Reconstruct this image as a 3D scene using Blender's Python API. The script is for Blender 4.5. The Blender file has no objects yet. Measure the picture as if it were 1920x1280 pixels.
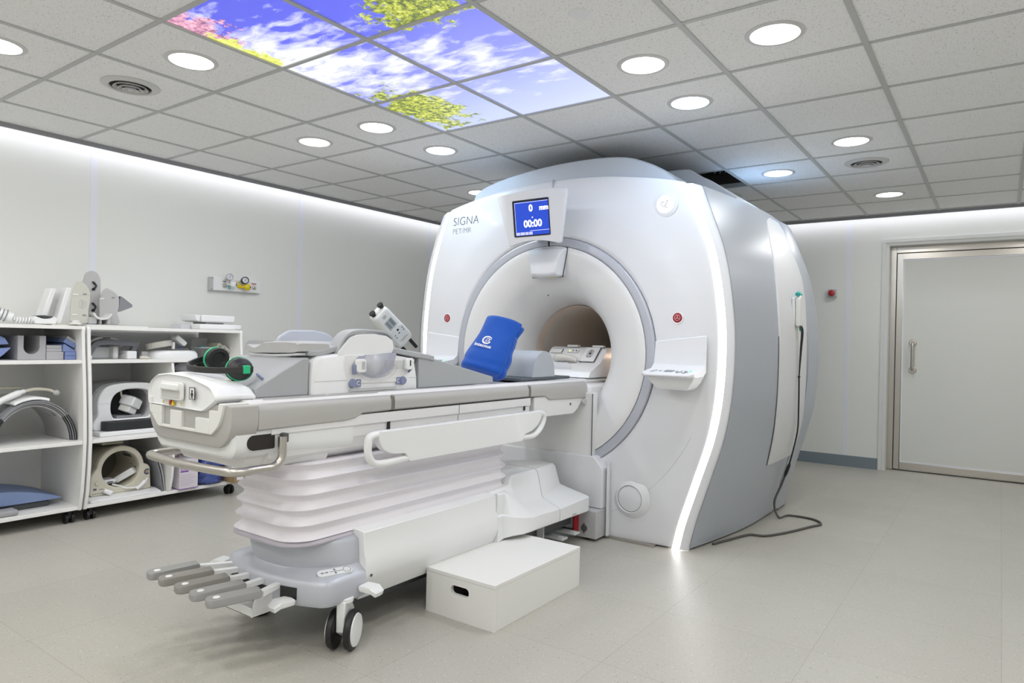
import bpy, bmesh, math, random
from mathutils import Vector, Matrix, noise
C = bpy.context.scene.collection
SC = bpy.context.scene
PI = math.pi
sin, cos, rad = math.sin, math.cos, math.radians
random.seed(7)
H = 2.511                       # ceiling height

# ------------------------------------------------------------ materials
MATS = {}
def mat(name, col, rough=.5, metal=0., spec=.5, emit=None, es=1., trans=0., alpha=1., coat=0., bump=None, sheen=0.):
    if name in MATS: return MATS[name]
    m = bpy.data.materials.new(name); m.use_nodes = True
    nt = m.node_tree; b = nt.nodes['Principled BSDF']
    b.inputs['Base Color'].default_value = (*col, 1)
    b.inputs['Roughness'].default_value = rough
    b.inputs['Metallic'].default_value = metal
    b.inputs['Specular IOR Level'].default_value = spec
    b.inputs['Transmission Weight'].default_value = trans
    b.inputs['Alpha'].default_value = alpha
    b.inputs['Coat Weight'].default_value = coat
    b.inputs['Sheen Weight'].default_value = sheen
    if emit:
        b.inputs['Emission Color'].default_value = (*emit, 1)
        b.inputs['Emission Strength'].default_value = es
    # faint procedural unevenness so no surface is dead flat
    tc = nt.nodes.new('ShaderNodeTexCoord'); nz = nt.nodes.new('ShaderNodeTexNoise')
    sc_, st = bump if bump else (60, .015)
    nz.inputs['Scale'].default_value = sc_; nz.inputs['Detail'].default_value = 3
    bp = nt.nodes.new('ShaderNodeBump'); bp.inputs['Strength'].default_value = st; bp.inputs['Distance'].default_value = .01
    nt.links.new(tc.outputs['Object'], nz.inputs['Vector']); nt.links.new(nz.outputs['Fac'], bp.inputs['Height'])
    nt.links.new(bp.outputs['Normal'], b.inputs['Normal'])
    MATS[name] = m
    return m

def N(nt, t, **kw):
    n = nt.nodes.new(t)
    for k, v in kw.items():
        if hasattr(n, k): setattr(n, k, v)
        else: n.inputs[k].default_value = v
    return n

white = mat('white_plastic', (.83, .84, .85), .32, coat=.1)
whitew = mat('warm_white_plastic', (.78, .78, .76), .35)
gantry_white = mat('gantry_white', (.72, .73, .76), .40, coat=.05)
offwhite = mat('table_offwhite', (.80, .795, .80), .38)
cream = mat('aged_cream_plastic', (.67, .64, .53), .4)
lgrey = mat('light_grey_plastic', (.50, .50, .51), .45)
rail_grey = mat('rail_grey', (.455, .445, .43), .38)
mgrey = mat('mid_grey_plastic', (.25, .26, .28), .5)
dgrey = mat('dark_grey_plastic', (.07, .075, .08), .5)
black = mat('black_rubber', (.013, .013, .014), .45)
seam = mat('dark_seam', (.10, .10, .11), .7)
blue_grey = mat('silver_blue_paint', (.47, .505, .565), .36, metal=.2)
ring_grey = mat('ring_silver', (.50, .52, .58), .34, metal=.25)
base_grey = mat('base_silver_paint', (.52, .54, .60), .36, metal=.15)
steel = mat('brushed_steel', (.56, .53, .49), .3, metal=1., bump=(180, .03))
foam_grey = mat('grey_foam_vinyl', (.40, .415, .43), .55)
foam_lgrey = mat('pale_grey_vinyl', (.53, .56, .63), .55)
foam_blue = mat('blue_foam_vinyl', (.20, .27, .53), .55)
bellows_m = mat('bellows_cloth', (.85, .825, .875), .6, bump=(14, .10))
clear = mat('clear_plastic', (.9, .92, .93), .08, trans=.85, alpha=.35)
frost = mat('frosted_plastic', (.86, .87, .92), .3, trans=.3, alpha=.75)
red = mat('red_plastic', (.42, .02, .03), .35)
green = mat('green_plastic', (.02, .5, .22), .4)
teal = mat('teal_plastic', (.02, .38, .36), .4)
yellow = mat('yellow_plastic', (.75, .58, .01), .4)
blue_dot = mat('blue_plastic', (.03, .08, .42), .4)
cblue = mat('coil_blue_grey', (.22, .25, .40), .5)
ink = mat('dark_ink', (.12, .13, .16), .6)
textw = mat('printed_white', (.85, .85, .85), .6)

# ------------------------------------------------------------ mesh builder
class MB:
    def __init__(s): s.v = []; s.f = []
    def add(s, vs, fs):
        o = len(s.v); s.v += [Vector(p) for p in vs]; s.f += [tuple(i + o for i in f) for f in fs]; return s
    def box(s, x0, x1, y0, y1, z0, z1):
        return s.add([(x0,y0,z0),(x1,y0,z0),(x1,y1,z0),(x0,y1,z0),(x0,y0,z1),(x1,y0,z1),(x1,y1,z1),(x0,y1,z1)],
                     [(0,3,2,1),(4,5,6,7),(0,1,5,4),(1,2,6,5),(2,3,7,6),(3,0,4,7)])
    def loft(s, rings, cap=True, closed=True):
        n = len(rings[0]); vs = [p for r in rings for p in r]; fs = []
        for i in range(len(rings) - 1):
            for j in range(n if closed else n - 1):
                k = (j + 1) % n
                fs.append((i*n+j, i*n+k, (i+1)*n+k, (i+1)*n+j))
        if cap and closed:
            fs.append(tuple(range(n-1, -1, -1))); fs.append(tuple(range((len(rings)-1)*n, len(rings)*n)))
        return s.add(vs, fs)
    def prism(s, pts, axis, a0, a1):
        def P(p, a):
            return {'x': (a, p[0], p[1]), 'y': (p[0], a, p[1]), 'z': (p[0], p[1], a)}[axis]
        return s.loft([[P(p, a0) for p in pts], [P(p, a1) for p in pts]])
    def tube(s, pts, r, n=12, cap=True):
        pts = [Vector(p) for p in pts]; rings = []; up = None
        for i, p in enumerate(pts):
            t = (pts[min(i+1, len(pts)-1)] - pts[max(i-1, 0)]).normalized()
            if up is None:
                up = Vector((0,0,1)) if abs(t.z) < .9 else Vector((1,0,0))
            up = (up - t * up.dot(t)).normalized(); sd = t.cross(up)
            rr = r[i] if isinstance(r, (list, tuple)) else r
            rings.append([p + (up*cos(2*PI*k/n) + sd*sin(2*PI*k/n)) * rr for k in range(n)])
        return s.loft(rings, cap)
    def lathe(s, prof, o=(0,0,0), d=(0,0,1), n=32, a0=0, a1=2*PI, cap=False):
        d = Vector(d).normalized(); o = Vector(o)
        u = d.orthogonal().normalized() if abs(d.z) < .99 else Vector((1,0,0)); w = d.cross(u)
        full = abs(a1 - a0 - 2*PI) < 1e-6; m = n if full else n + 1
        rings = [[o + d*h + (u*cos(a0+(a1-a0)*k/n) + w*sin(a0+(a1-a0)*k/n))*r for k in range(m)] for r, h in prof]
        return s.loft(rings, cap or False, full)
    def cyl(s, o, d, r, n=24):
        d = Vector(d); o = Vector(o); L = d.length
        return s.lathe([(r, 0), (r, L)], o, d, n, cap=True)
    def ball(s, c, r, n=16, sx=1, sy=1, sz=1):
        m = n // 2; c = Vector(c)
        rings = [[c + Vector((sx*r*sin(PI*i/m)*cos(2*PI*k/n), sy*r*sin(PI*i/m)*sin(2*PI*k/n), sz*r*cos(PI*i/m))) for k in range(n)] for i in range(m, -1, -1)]
        e = 1e-4
        return s.loft(rings, False)
    def grid(s, fn, us, vs, thick=0, flip=False):
        P = [[Vector(fn(u, v)) for v in vs] for u in us]
        nu, nv = len(us), len(vs); fs = []
        for i in range(nu-1):
            for j in range(nv-1):
                q = (i*nv+j, (i+1)*nv+j, (i+1)*nv+j+1, i*nv+j+1)
                fs.append(q[::-1] if flip else q)
        return s.add([p for r in P for p in r], fs)
    def xf(s, M, start=0):
        for i in range(start, len(s.v)): s.v[i] = M @ s.v[i]
        return s

WL = {}
def wl(o): return WL.get(o.name, Vector((0,0,0))) if o else Vector((0,0,0))
def build(name, mb, m, parent=None, bevel=0, seg=2, smooth=38, local=False, solid=0, sub=0, weld=True, boff=None):
    """links mb as ONE mesh object; coordinates are world ones unless local (parent's frame)"""
    me = bpy.data.meshes.new(name)
    off = Vector((0,0,0)) if local else wl(parent)
    me.from_pydata([p - off for p in mb.v], [], mb.f)
    bm = bmesh.new(); bm.from_mesh(me)
    if weld: bmesh.ops.remove_doubles(bm, verts=bm.verts, dist=1e-5)
    bmesh.ops.dissolve_degenerate(bm, dist=1e-6, edges=bm.edges)
    bmesh.ops.recalc_face_normals(bm, faces=bm.faces)
    bm.to_mesh(me); bm.free()
    for p in me.polygons: p.use_smooth = True
    me.set_sharp_from_angle(angle=rad(smooth))
    me.materials.append(m)
    o = bpy.data.objects.new(name, me); C.objects.link(o)
    if parent:
        o.parent = parent
        WL[o.name] = wl(parent)
    if solid:
        md = o.modifiers.new('thickness', 'SOLIDIFY'); md.thickness = solid; md.offset = 0 if boff is None else boff
    if bevel:
        md = o.modifiers.new('edges', 'BEVEL'); md.width = bevel; md.segments = seg; md.limit_method = 'ANGLE'; md.angle_limit = rad(35)
        md.harden_normals = False
    if sub:
        md = o.modifiers.new('smoothing', 'SUBSURF'); md.levels = sub; md.render_levels = sub
    return o
def tag(o, label, cat, group=None):
    o['label'] = label; o['category'] = cat
    if group: o['group'] = group
    return o
def thing(name, label, cat, loc=(0,0,0), rz=0, group=None):
    o = bpy.data.objects.new(name, None); C.objects.link(o)
    o.empty_display_size = .1; o.location = loc; o.rotation_euler = (0,0,rz)
    WL[o.name] = Vector(loc)
    return tag(o, label, cat, group)
def struct(name, mb, m, parent=None, **k):
    o = build(name, mb, m, parent, **k)
    if not parent: o['kind'] = 'structure'
    return o
def copy_tree(o, parent=None):
    c = o.copy(); C.objects.link(c)
    if parent: c.parent = parent
    for ch in list(o.children): copy_tree(ch, c)
    return c
def rrect(x0, x1, z0, z1, r, n=6):
    """rounded rectangle outline, r one radius or four (bl, br, tr, tl)"""
    r = r if isinstance(r, (list, tuple)) else [r]*4
    out = []
    for (cx, cz, a), q in zip(((x0,z0,PI),(x1,z0,1.5*PI),(x1,z1,0),(x0,z1,.5*PI)), r):
        ox = cx + (q if cx == x0 else -q); oz = cz + (q if cz == z0 else -q)
        if q <= 0: out.append((cx, cz)); continue
        for k in range(n+1):
            t = a + PI/2*k/n; out.append((ox+q*cos(t), oz+q*sin(t)))
    return out
def rpoly(pts, r, n=5):
    """polygon with rounded corners"""
    out = []; L = len(pts)
    for i in range(L):
        p = Vector(pts[i]); a = Vector(pts[i-1]); b = Vector(pts[(i+1) % L])
        q = r[i] if isinstance(r, (list, tuple)) else r
        if q <= 0: out.append(tuple(p)); continue
        da = (a-p); db = (b-p); q = min(q, da.length*.45, db.length*.45)
        p0 = p + da.normalized()*q; p1 = p + db.normalized()*q
        for k in range(n+1):
            t = k/n; out.append(tuple((1-t)**2*p0 + 2*t*(1-t)*p + t*t*p1))
    return out
def spline(pts, n=8):
    pts = [Vector(p) for p in pts]; out = []
    for i in range(len(pts)-1):
        p0 = pts[max(i-1,0)]; p1 = pts[i]; p2 = pts[i+1]; p3 = pts[min(i+2, len(pts)-1)]
        for k in range(n):
            t = k/n
            out.append(.5*((2*p1) + (p2-p0)*t + (2*p0-5*p1+4*p2-p3)*t*t + (3*p1-p0-3*p2+p3)*t**3))
    out.append(pts[-1]); return out
def interp(x, tab):
    if x <= tab[0][0]: return tab[0][1]
    for (a, b), (c, d) in zip(tab, tab[1:]):
        if x <= c:
            return b + (d-b)*(x-a)/(c-a)
    return tab[-1][1]
def smooth_interp(x, tab):
    """Catmull-Rom through table"""
    if x <= tab[0][0]: return tab[0][1]
    if x >= tab[-1][0]: return tab[-1][1]
    for i in range(len(tab)-1):
        x0, y0 = tab[i]; x1, y1 = tab[i+1]
        if x <= x1:
            def sl(j):
                a = tab[max(j-1,0)]; b = tab[min(j+1,len(tab)-1)]; return (b[1]-a[1])/(b[0]-a[0])
            h = x1-x0; t = (x-x0)/h
            return (2*t**3-3*t*t+1)*y0 + (t**3-2*t*t+t)*h*sl(i) + (3*t*t-2*t**3)*y1 + (t**3-t*t)*h*sl(i+1)
def text(name, s, size, M, m, parent, spacing=1., ext=.0006, align='CENTER', local=False, weight=0):
    """lettering turned into a mesh; M places the text's xy plane"""
    cu = bpy.data.curves.new(name, 'FONT'); cu.body = s; cu.size = size; cu.align_x = align; cu.align_y = 'CENTER'
    cu.extrude = ext; cu.space_character = spacing; cu.offset = weight
    t = bpy.data.objects.new(name+'_src', cu); C.objects.link(t)
    dg = bpy.context.evaluated_depsgraph_get(); dg.update()
    me = bpy.data.meshes.new_from_object(t.evaluated_get(dg)); me.name = name
    bpy.data.objects.remove(t); bpy.data.curves.remove(cu)
    off = Vector((0,0,0)) if local else wl(parent)
    me.transform(Matrix.Translation(-off) @ M)
    me.materials.clear(); me.materials.append(m)
    o = bpy.data.objects.new(name, me); C.objects.link(o)
    if parent: o.parent = parent; WL[o.name] = wl(parent)
    return o
def plane_m(o, xd, yd):
    """matrix whose xy plane is spanned by xd, yd at o"""
    x = Vector(xd).normalized(); y = Vector(yd); z = x.cross(y).normalized(); y = z.cross(x)
    return Matrix(((x.x,y.x,z.x,o[0]),(x.y,y.y,z.y,o[1]),(x.z,y.z,z.z,o[2]),(0,0,0,1)))
def drape(o, fn):
    for v in o.data.vertices:
        p = v.co + wl(o.parent); v.co.y += fn(p) - p.y
    return o
FRONT = ((1,0,0),(0,0,1))       # faces -Y
EXPO = 0.70
DLP, LEDP = 3.6, 3.4
# ============================================================ ROOM
XL, YB = -2.38, 6.17            # left wall plane, back wall plane
XE, YE = -2.262, 6.05           # edges of the hung ceiling (light cove behind them)
XR, YF = 4.6, -3.2
HOLE = (1, 6)                   # the one missing tile

def surf_mat(name, build_fn):
    m = bpy.data.materials.new(name); m.use_nodes = True
    nt = m.node_tree; b = nt.nodes['Principled BSDF']; build_fn(nt, b); MATS[name] = m; return m
def ramp(nt, fac, stops):
    r = nt.nodes.new('ShaderNodeValToRGB'); nt.links.new(fac, r.inputs[0])
    el = r.color_ramp.elements
    while len(el) < len(stops): el.new(.5)
    for e, (p, c) in zip(el, stops): e.position = p; e.color = (*c, 1)
    return r.outputs[0]
def mix(nt, fac, a, b, bt='MIX'):
    n = nt.nodes.new('ShaderNodeMix'); n.data_type = 'RGBA'; n.blend_type = bt
    for i, s in ((0, fac), (6, a), (7, b)):
        if isinstance(s, (int, float)): n.inputs[i].default_value = s
        elif isinstance(s, tuple): n.inputs[i].default_value = (*s, 1)
        else: nt.links.new(s, n.inputs[i])
    return n.outputs[2]
def math_n(nt, op, a, b=0., cl=False):
    n = nt.nodes.new('ShaderNodeMath'); n.operation = op; n.use_clamp = cl
    for i, s in enumerate((a, b)):
        if isinstance(s, (int, float)): n.inputs[i].default_value = s
        else: nt.links.new(s, n.inputs[i])
    return n.outputs[0]
def noise_n(nt, vec, scale, detail=2., rough=.5, out='Fac', dist=0.):
    n = nt.nodes.new('ShaderNodeTexNoise'); nt.links.new(vec, n.inputs['Vector'])
    n.inputs['Scale'].default_value = scale; n.inputs['Detail'].default_value = detail; n.inputs['Roughness'].default_value = rough
    n.inputs['Distortion'].default_value = dist
    return n.outputs[out]
def objco(nt): return nt.nodes.new('ShaderNodeTexCoord').outputs['Object']
def mapping(nt, vec, sc=(1,1,1), loc=(0,0,0), rot=(0,0,0)):
    n = nt.nodes.new('ShaderNodeMapping'); nt.links.new(vec, n.inputs[0])
    n.inputs['Scale'].default_value = sc; n.inputs['Location'].default_value = loc; n.inputs['Rotation'].default_value = rot
    return n.outputs[0]

def floor_fn(nt, b):
    co = objco(nt)
    br = nt.nodes.new('ShaderNodeTexBrick'); nt.links.new(mapping(nt, co, rot=(0,0,PI/2), loc=(.22,.13,0)), br.inputs['Vector'])
    br.inputs['Scale'].default_value = 1; br.inputs['Mortar Size'].default_value = .0016; br.inputs['Mortar Smooth'].default_value = .3
    br.inputs['Brick Width'].default_value = .61; br.inputs['Row Height'].default_value = .61; br.offset = 0
    br.inputs['Color1'].default_value = (.465,.45,.405,1); br.inputs['Color2'].default_value = (.49,.475,.43,1); br.inputs['Mortar'].default_value = (.365,.35,.315,1)
    cloud = noise_n(nt, co, 1.3, 4, .6)
    c = mix(nt, cloud, mix(nt, 1., br.outputs['Color'], (.93,.93,.92), 'MULTIPLY'), br.outputs['Color'])
    # vinyl chips: dark, brown and pale flecks
    s1 = ramp(nt, noise_n(nt, mapping(nt, co, (1.0,1.6,1)), 75, 2, .55), [(.0,(0,0,0)),(.665,(0,0,0)),(.70,(1,1,1))])
    c = mix(nt, math_n(nt, 'MULTIPLY', s1, .75), c, (.17,.155,.13))
    s2 = ramp(nt, noise_n(nt, mapping(nt, co, (1.5,1,1), (7,3,0)), 60, 2, .55), [(.0,(0,0,0)),(.63,(0,0,0)),(.68,(1,1,1))])
    c = mix(nt, math_n(nt, 'MULTIPLY', s2, .5), c, (.63,.615,.57))
    s3 = ramp(nt, noise_n(nt, mapping(nt, co, (1,1,1), (2,9,0)), 130, 2, .5), [(.0,(0,0,0)),(.60,(0,0,0)),(.66,(1,1,1))])
    c = mix(nt, math_n(nt, 'MULTIPLY', s3, .35), c, (.33,.31,.27))
    nt.links.new(c, b.inputs['Base Color'])
    r = ramp(nt, noise_n(nt, co, 2.2, 4, .6), [(.3,(.34,.34,.34)),(.7,(.44,.44,.44))])
    nt.links.new(r, b.inputs['Roughness']); b.inputs['Specular IOR Level'].default_value = .5
    bp = N(nt, 'ShaderNodeBump'); bp.inputs['Strength'].default_value = .05; bp.inputs['Distance'].default_value = .004
    nt.links.new(noise_n(nt, co, 9, 3), bp.inputs['Height']); nt.links.new(bp.outputs[0], b.inputs['Normal'])
M_floor = surf_mat('speckled_vinyl_floor', floor_fn)
def tile_fn(nt, b):
    co = objco(nt)
    f1 = ramp(nt, noise_n(nt, mapping(nt, co, (1.,1.7,1)), 92, 2.5, .6), [(0,(0,0,0)),(.62,(0,0,0)),(.68,(1,1,1))])
    f2 = ramp(nt, noise_n(nt, mapping(nt, co, (1.6,1.,1), (4,1,0)), 105, 2.5, .6), [(0,(0,0,0)),(.63,(0,0,0)),(.69,(1,1,1))])
    f = math_n(nt, 'MAXIMUM', f1, f2)
    c = mix(nt, math_n(nt, 'MULTIPLY', f, .8), (.90,.90,.895), (.40,.40,.40))
    nt.links.new(c, b.inputs['Base Color']); b.inputs['Roughness'].default_value = .9; b.inputs['Specular IOR Level'].default_value = .2
    bp = N(nt, 'ShaderNodeBump'); bp.inputs['Strength'].default_value = .3; bp.inputs['Distance'].default_value = .003; bp.invert = True
    nt.links.new(f, bp.inputs['Height']); nt.links.new(bp.outputs[0], b.inputs['Normal'])
M_tile = surf_mat('mineral_fibre_tile', tile_fn)
M_wall = mat('wall_vinyl', (.80, .81, .785), .42, spec=.4, bump=(4, .03))
M_strip = mat('wall_joint_strip', (.79, .81, .87), .4)
M_grid = mat('ceiling_bar', (.50, .51, .50), .5)
M_lip = mat('cove_lip', (.33, .33, .35), .5)
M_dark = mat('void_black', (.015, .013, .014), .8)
M_base = mat('baseboard_blue_grey', (.20, .245, .285), .5)
M_case = mat('door_casing', (.72, .73, .72), .45)
M_led = mat('led_strip', (1,1,1), .5, emit=(.93,.93,1.), es=3)
def area_lamp(name, parent, loc, size, power, col, rot=(0,0,0), shape='DISK', sy=0, spread=180):
    l = bpy.data.lights.new(name, 'AREA'); l.shape = shape; l.size = size; l.energy = power; l.color = col; l.spread = rad(spread)
    if sy: l.size_y = sy
    o = bpy.data.objects.new(name, l); C.objects.link(o); o.parent = parent; o.location = loc; o.rotation_euler = rot
    return o

fl = MB().box(XL-.1, XR+.1, YF-.1, YB+.4, -.1, 0)
struct('floor', fl, M_floor)

# ---- hung ceiling
mb = MB(); g = []
xs = [XE] + [i*.6 for i in range(-3, 8)] + [XR]
ys = [YF] + [j*.6 for j in range(-5, 11)] + [YE]
for i in range(len(xs)-1):
    for j in range(len(ys)-1):
        cx, cy = (xs[i]+xs[i+1])/2, (ys[j]+ys[j+1])/2
        if 0 < cx < 1.2 and 0 < cy < 1.8: continue
        if HOLE[0]*.6 < cx < HOLE[0]*.6+.6 and 3.6 < cy < 4.2: continue
        mb.add([(xs[i],ys[j],H),(xs[i+1],ys[j],H),(xs[i+1],ys[j+1],H),(xs[i],ys[j+1],H)], [(0,1,2,3)])
ceil = struct('ceiling', mb, M_tile)
gm = MB()
for x in xs[1:-1]: gm.box(x-.012, x+.012, YF, YE, H-.005, H+.03)
for y in ys[1:-1]: gm.box(XE, XR, y-.0115, y+.0115, H-.004, H+.03)
build('ceiling_grid', gm, M_grid, ceil)
# plenum above, cove roof, and cove lips
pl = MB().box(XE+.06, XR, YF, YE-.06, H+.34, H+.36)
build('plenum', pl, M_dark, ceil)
pm = MB()
for k, (x, y) in enumerate(((.72,3.7),(.95,3.75),(.80,4.05))): pm.tube([(x-.5,y+.3,H+.12+.02*k),(x+.15,y,H+.09+.03*k),(x+.6,y-.35,H+.14)], .035)
for k in range(4): pm.tube([(.98+.045*k,3.95,H+.16),(.985+.045*k,3.97,H+.07),(1.0+.045*k,3.99,H+.10)], .004, 6)
build('cable_duct', pm, mgrey, ceil)
lip = MB().box(XE-.012, XE, YF, YE+.012, H-.030, H+.06)
struct('trim_1', lip, M_lip)
lip = MB().box(XE, XR, YE, YE+.012, H-.030, H+.06)
struct('trim_2', lip, M_lip)
cr = MB().box(XL, XE, YF, YB, H+.19, H+.22).box(XE, XR, YE, YB, H+.19, H+.22)
struct('trim_3', cr, M_case)
for nm, lb, b in (('led_strip_light', 'white LED strip glowing behind the ceiling edge along the left wall', (XE-.032, XE-.014, YF, YE-.02, H+.012, H+.028)),
                  ('led_strip_light', 'white LED strip glowing behind the ceiling edge along the back wall', (XE, XR, YE+.014, YE+.032, H+.012, H+.028))):
    o = tag(build(nm, MB().box(*b), M_led), lb, 'light strip', 'cove light strips')
    if b[0] < XE-.02: area_lamp('strip_lamp', o, (XE-.03, (YF+YE)/2, H+.008), .02, LEDP, (.93,.94,1), (0,0,0), 'RECTANGLE', YE-YF)
    else: area_lamp('strip_lamp', o, ((XE+XR)/2, YE+.03, H+.008), XR-XE, LEDP*.75, (.93,.94,1), (0,0,0), 'RECTANGLE', .02)

# ---- walls
struct('wall_left', MB().box(XL-.1, XL, YF, YB, 0, H+.2), M_wall)
DX0, DX1, DZ = 1.955, 3.56, 2.245           # door opening
w = MB().box(XL-.1, DX0, YB, YB+.1, 0, H+.2).box(DX0, DX1, YB, YB+.1, DZ, H+.2).box(DX1, XR+.1, YB, YB+.1, 0, H+.2)
struct('wall_back', w, M_wall)
struct('wall_right', MB().box(XR, XR+.1, YF, YB, 0, H), M_wall)
struct('wall_front', MB().box(XL-.1, XR+.1, YF-.1, YF, 0, H+.2), M_wall)
for n, y in enumerate((.75, 2.52, 4.28)): struct('trim_%d' % (4+n), MB().box(XL, XL+.002, y-.024, y+.024, .1, H+.1), M_strip)
struct('trim_7', MB().box(1.595, 1.643, YB-.002, YB, .112, H+.1), M_strip)
struct('trim_8', MB().box(-1.4, -1.35, YB-.002, YB, .112, H+.1), M_strip)
struct('baseboard_back', MB().box(XL, DX0-.035, YB-.006, YB, 0, .112), M_base)
struct('baseboard_left', MB().box(XL, XL+.006, YF, YB, 0, .112), M_base)
# ---- door
cs = MB()
cs.box(DX0-.035, DX0, YB-.012, YB+.1, 0, DZ).box(DX0-.035, DX1+.035, YB-.012, YB+.1, DZ, DZ+.035).box(DX1, DX1+.035, YB-.012, YB+.1, 0, DZ)
d = struct('door_1', cs, M_case, bevel=.003)
build('reveal', MB().box(DX0+.0005, DX0+.03, YB-.004, YB+.2, 0, DZ-.03).box(DX0+.0005, DX1-.0005, YB-.004, YB+.2, DZ-.03, DZ-.0005).box(DX1-.03, DX1-.0005, YB-.004, YB+.2, 0, DZ-.03), M_case, d)
F0, F1, FT = 1.985, 3.53, 2.215
yF = 6.29
fm = MB()
fm.box(F0, F0+.05, yF, yF+.08, 0.004, FT).box(F1-.05, F1, yF, yF+.08, 0.004, FT).box(F0+.05, F1-.05, yF, yF+.08, FT-.06, FT)
build('steel_frame', fm, steel, d, bevel=.002)
L0, L1, LT = F0+.056, F1-.056, FT-.066
em = MB()
em.box(L0, L0+.052, yF+.004, yF+.07, .012, LT).box(L1-.052, L1, yF+.004, yF+.07, .012, LT)
em.add([(L0+.052, yF+.004, LT-.06),(L1-.052, yF+.004, LT-.06),(L1-.052, yF+.004, LT),(L0+.052, yF+.004, LT),(L0+.052, yF+.07, LT-.06),(L1-.052, yF+.07, LT-.06),(L1-.052, yF+.07, LT),(L0+.052, yF+.07, LT)], [(0,1,2,3),(7,6,5,4),(0,4,5,1),(2,6,7,3)])
em.box(L0+.052, L1-.052, yF+.004, yF+.07, .012, .082)
build('steel_edging', em, steel, d, bevel=.0025)
build('gap', MB().box(L0-.006, L1+.006, yF+.03, yF+.06, .0, LT+.006), seam, d)
build('leaf_panel', MB().box(L0+.052, L1-.052, yF+.01, yF+.075, .08, LT-.058), mat('door_laminate', (.72,.73,.70), .4), d)
lm = MB()
for a in ((L0+.052, L0+.066, .082, LT-.06), (L1-.066, L1-.052, .082, LT-.06)): lm.box(a[0], a[1], yF+.006, yF+.012, a[2], a[3])
lm.box(L0+.066, L1-.066, yF+.006, yF+.012, .082, .096).box(L0+.066, L1-.066, yF+.006, yF+.012, LT-.074, LT-.06)
build('panel_bead', lm, M_strip, d)
hx = 2.191
hm = MB().tube(spline([(hx,yF+.01,1.265),(hx,yF-.03,1.262),(hx,yF-.05,1.24),(hx,yF-.052,1.13),(hx,yF-.05,1.02),(hx,yF-.03,.998),(hx,yF+.01,.995)], 6), .0135, 14)
hm.lathe([(.0,0),(.034,0),(.034,.006),(.028,.011),(0,.011)], (hx,yF+.01,1.265), (0,-1,0), 24).lathe([(.0,0),(.034,0),(.034,.006),(.028,.011),(0,.011)], (hx,yF+.01,.995), (0,-1,0), 24)
build('door_handle', hm, steel, d)

# ---- lit sky ceiling panels
def sky_fn(nt, b):
    co = objco(nt)
    sp = nt.nodes.new('ShaderNodeSeparateXYZ'); nt.links.new(co, sp.inputs[0])
    yy = math_n(nt, 'DIVIDE', sp.outputs[1], 1.8)
    xx = math_n(nt, 'DIVIDE', sp.outputs[0], 1.2)
    base = ramp(nt, math_n(nt, 'ADD', math_n(nt, 'MULTIPLY', yy, .8), math_n(nt, 'MULTIPLY', xx, .12)), [(0,(.055,.07,.68)),(.30,(.10,.12,.80)),(.55,(.24,.27,.86)),(.75,(.44,.50,.93)),(.95,(.62,.68,.97))])
    # streaky cloud field, densest along a diagonal band
    n1 = noise_n(nt, mapping(nt, co, (3.0,6.5,1), rot=(0,0,.6)), 1.9, 9, .58, dist=.35)
    dd = math_n(nt, 'ABSOLUTE', math_n(nt, 'SUBTRACT', math_n(nt, 'SUBTRACT', yy, .47), math_n(nt, 'MULTIPLY', math_n(nt, 'SUBTRACT', xx, .45), .35)))
    band = math_n(nt, 'SUBTRACT', .17, math_n(nt, 'MULTIPLY', dd, .80))
    low = math_n(nt, 'MULTIPLY', math_n(nt, 'SUBTRACT', .42, xx), .22)
    f = math_n(nt, 'ADD', math_n(nt, 'ADD', n1, band), low)
    cl = ramp(nt, f, [(.47,(0,0,0)),(.58,(.40,.40,.40)),(.76,(1,1,1))])
    c = mix(nt, cl, base, (.93,.95,1.))
    def tree(c, cx, cy, rx, ry, sc, cols, seedx, thr=.52, k=.55):
        v = mapping(nt, co, (1/rx,1/ry,0), (-cx/rx,-cy/ry,0))
        ln = nt.nodes.new('ShaderNodeVectorMath'); ln.operation = 'LENGTH'; nt.links.new(v, ln.inputs[0])
        n = noise_n(nt, mapping(nt, co, loc=(seedx,0,0)), sc, 8, .78)
        m_ = math_n(nt, 'SUBTRACT', math_n(nt, 'ADD', math_n(nt, 'MULTIPLY', n, 1.9), k-.45), math_n(nt, 'MULTIPLY', ln.outputs['Value'], .5))
        mk = ramp(nt, m_, [(thr,(0,0,0)),(thr+.035,(1,1,1))])
        leaf = ramp(nt, noise_n(nt, mapping(nt, co, loc=(seedx,5,0)), 38, 4, .7), cols)
        return mix(nt, mk, c, leaf)
    gr = [(.30,(.03,.05,.04)),(.43,(.13,.18,.02)),(.54,(.46,.52,.03)),(.68,(.85,.86,.25))]
    yl = [(.3,(.45,.50,.05)),(.5,(.75,.80,.12)),(.65,(.95,.95,.5))]
    pk = [(.33,(.10,.05,.10)),(.43,(.45,.16,.30)),(.56,(.85,.40,.55)),(.7,(.95,.70,.80))]
    c = tree(c, .98, .50, .24, .17, 11, gr, 0, .55, .52)
    c = tree(c, .17, 1.40, .21, .36, 9, gr, 3, .55, .52)
    c = tree(c, .03, .10, .16, .26, 12, pk, 8, .55, .48)
    c = tree(c, .0, .42, .09, .24, 12, yl, 5, .55, .50)
    nt.links.new(c, b.inputs['Emission Color']); b.inputs['Emission Strength'].default_value = .72
    b.inputs['Base Color'].default_value = (.1,.1,.1,1); b.inputs['Roughness'].default_value = .4
M_sky = surf_mat('printed_sky_lightbox', sky_fn)
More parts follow.
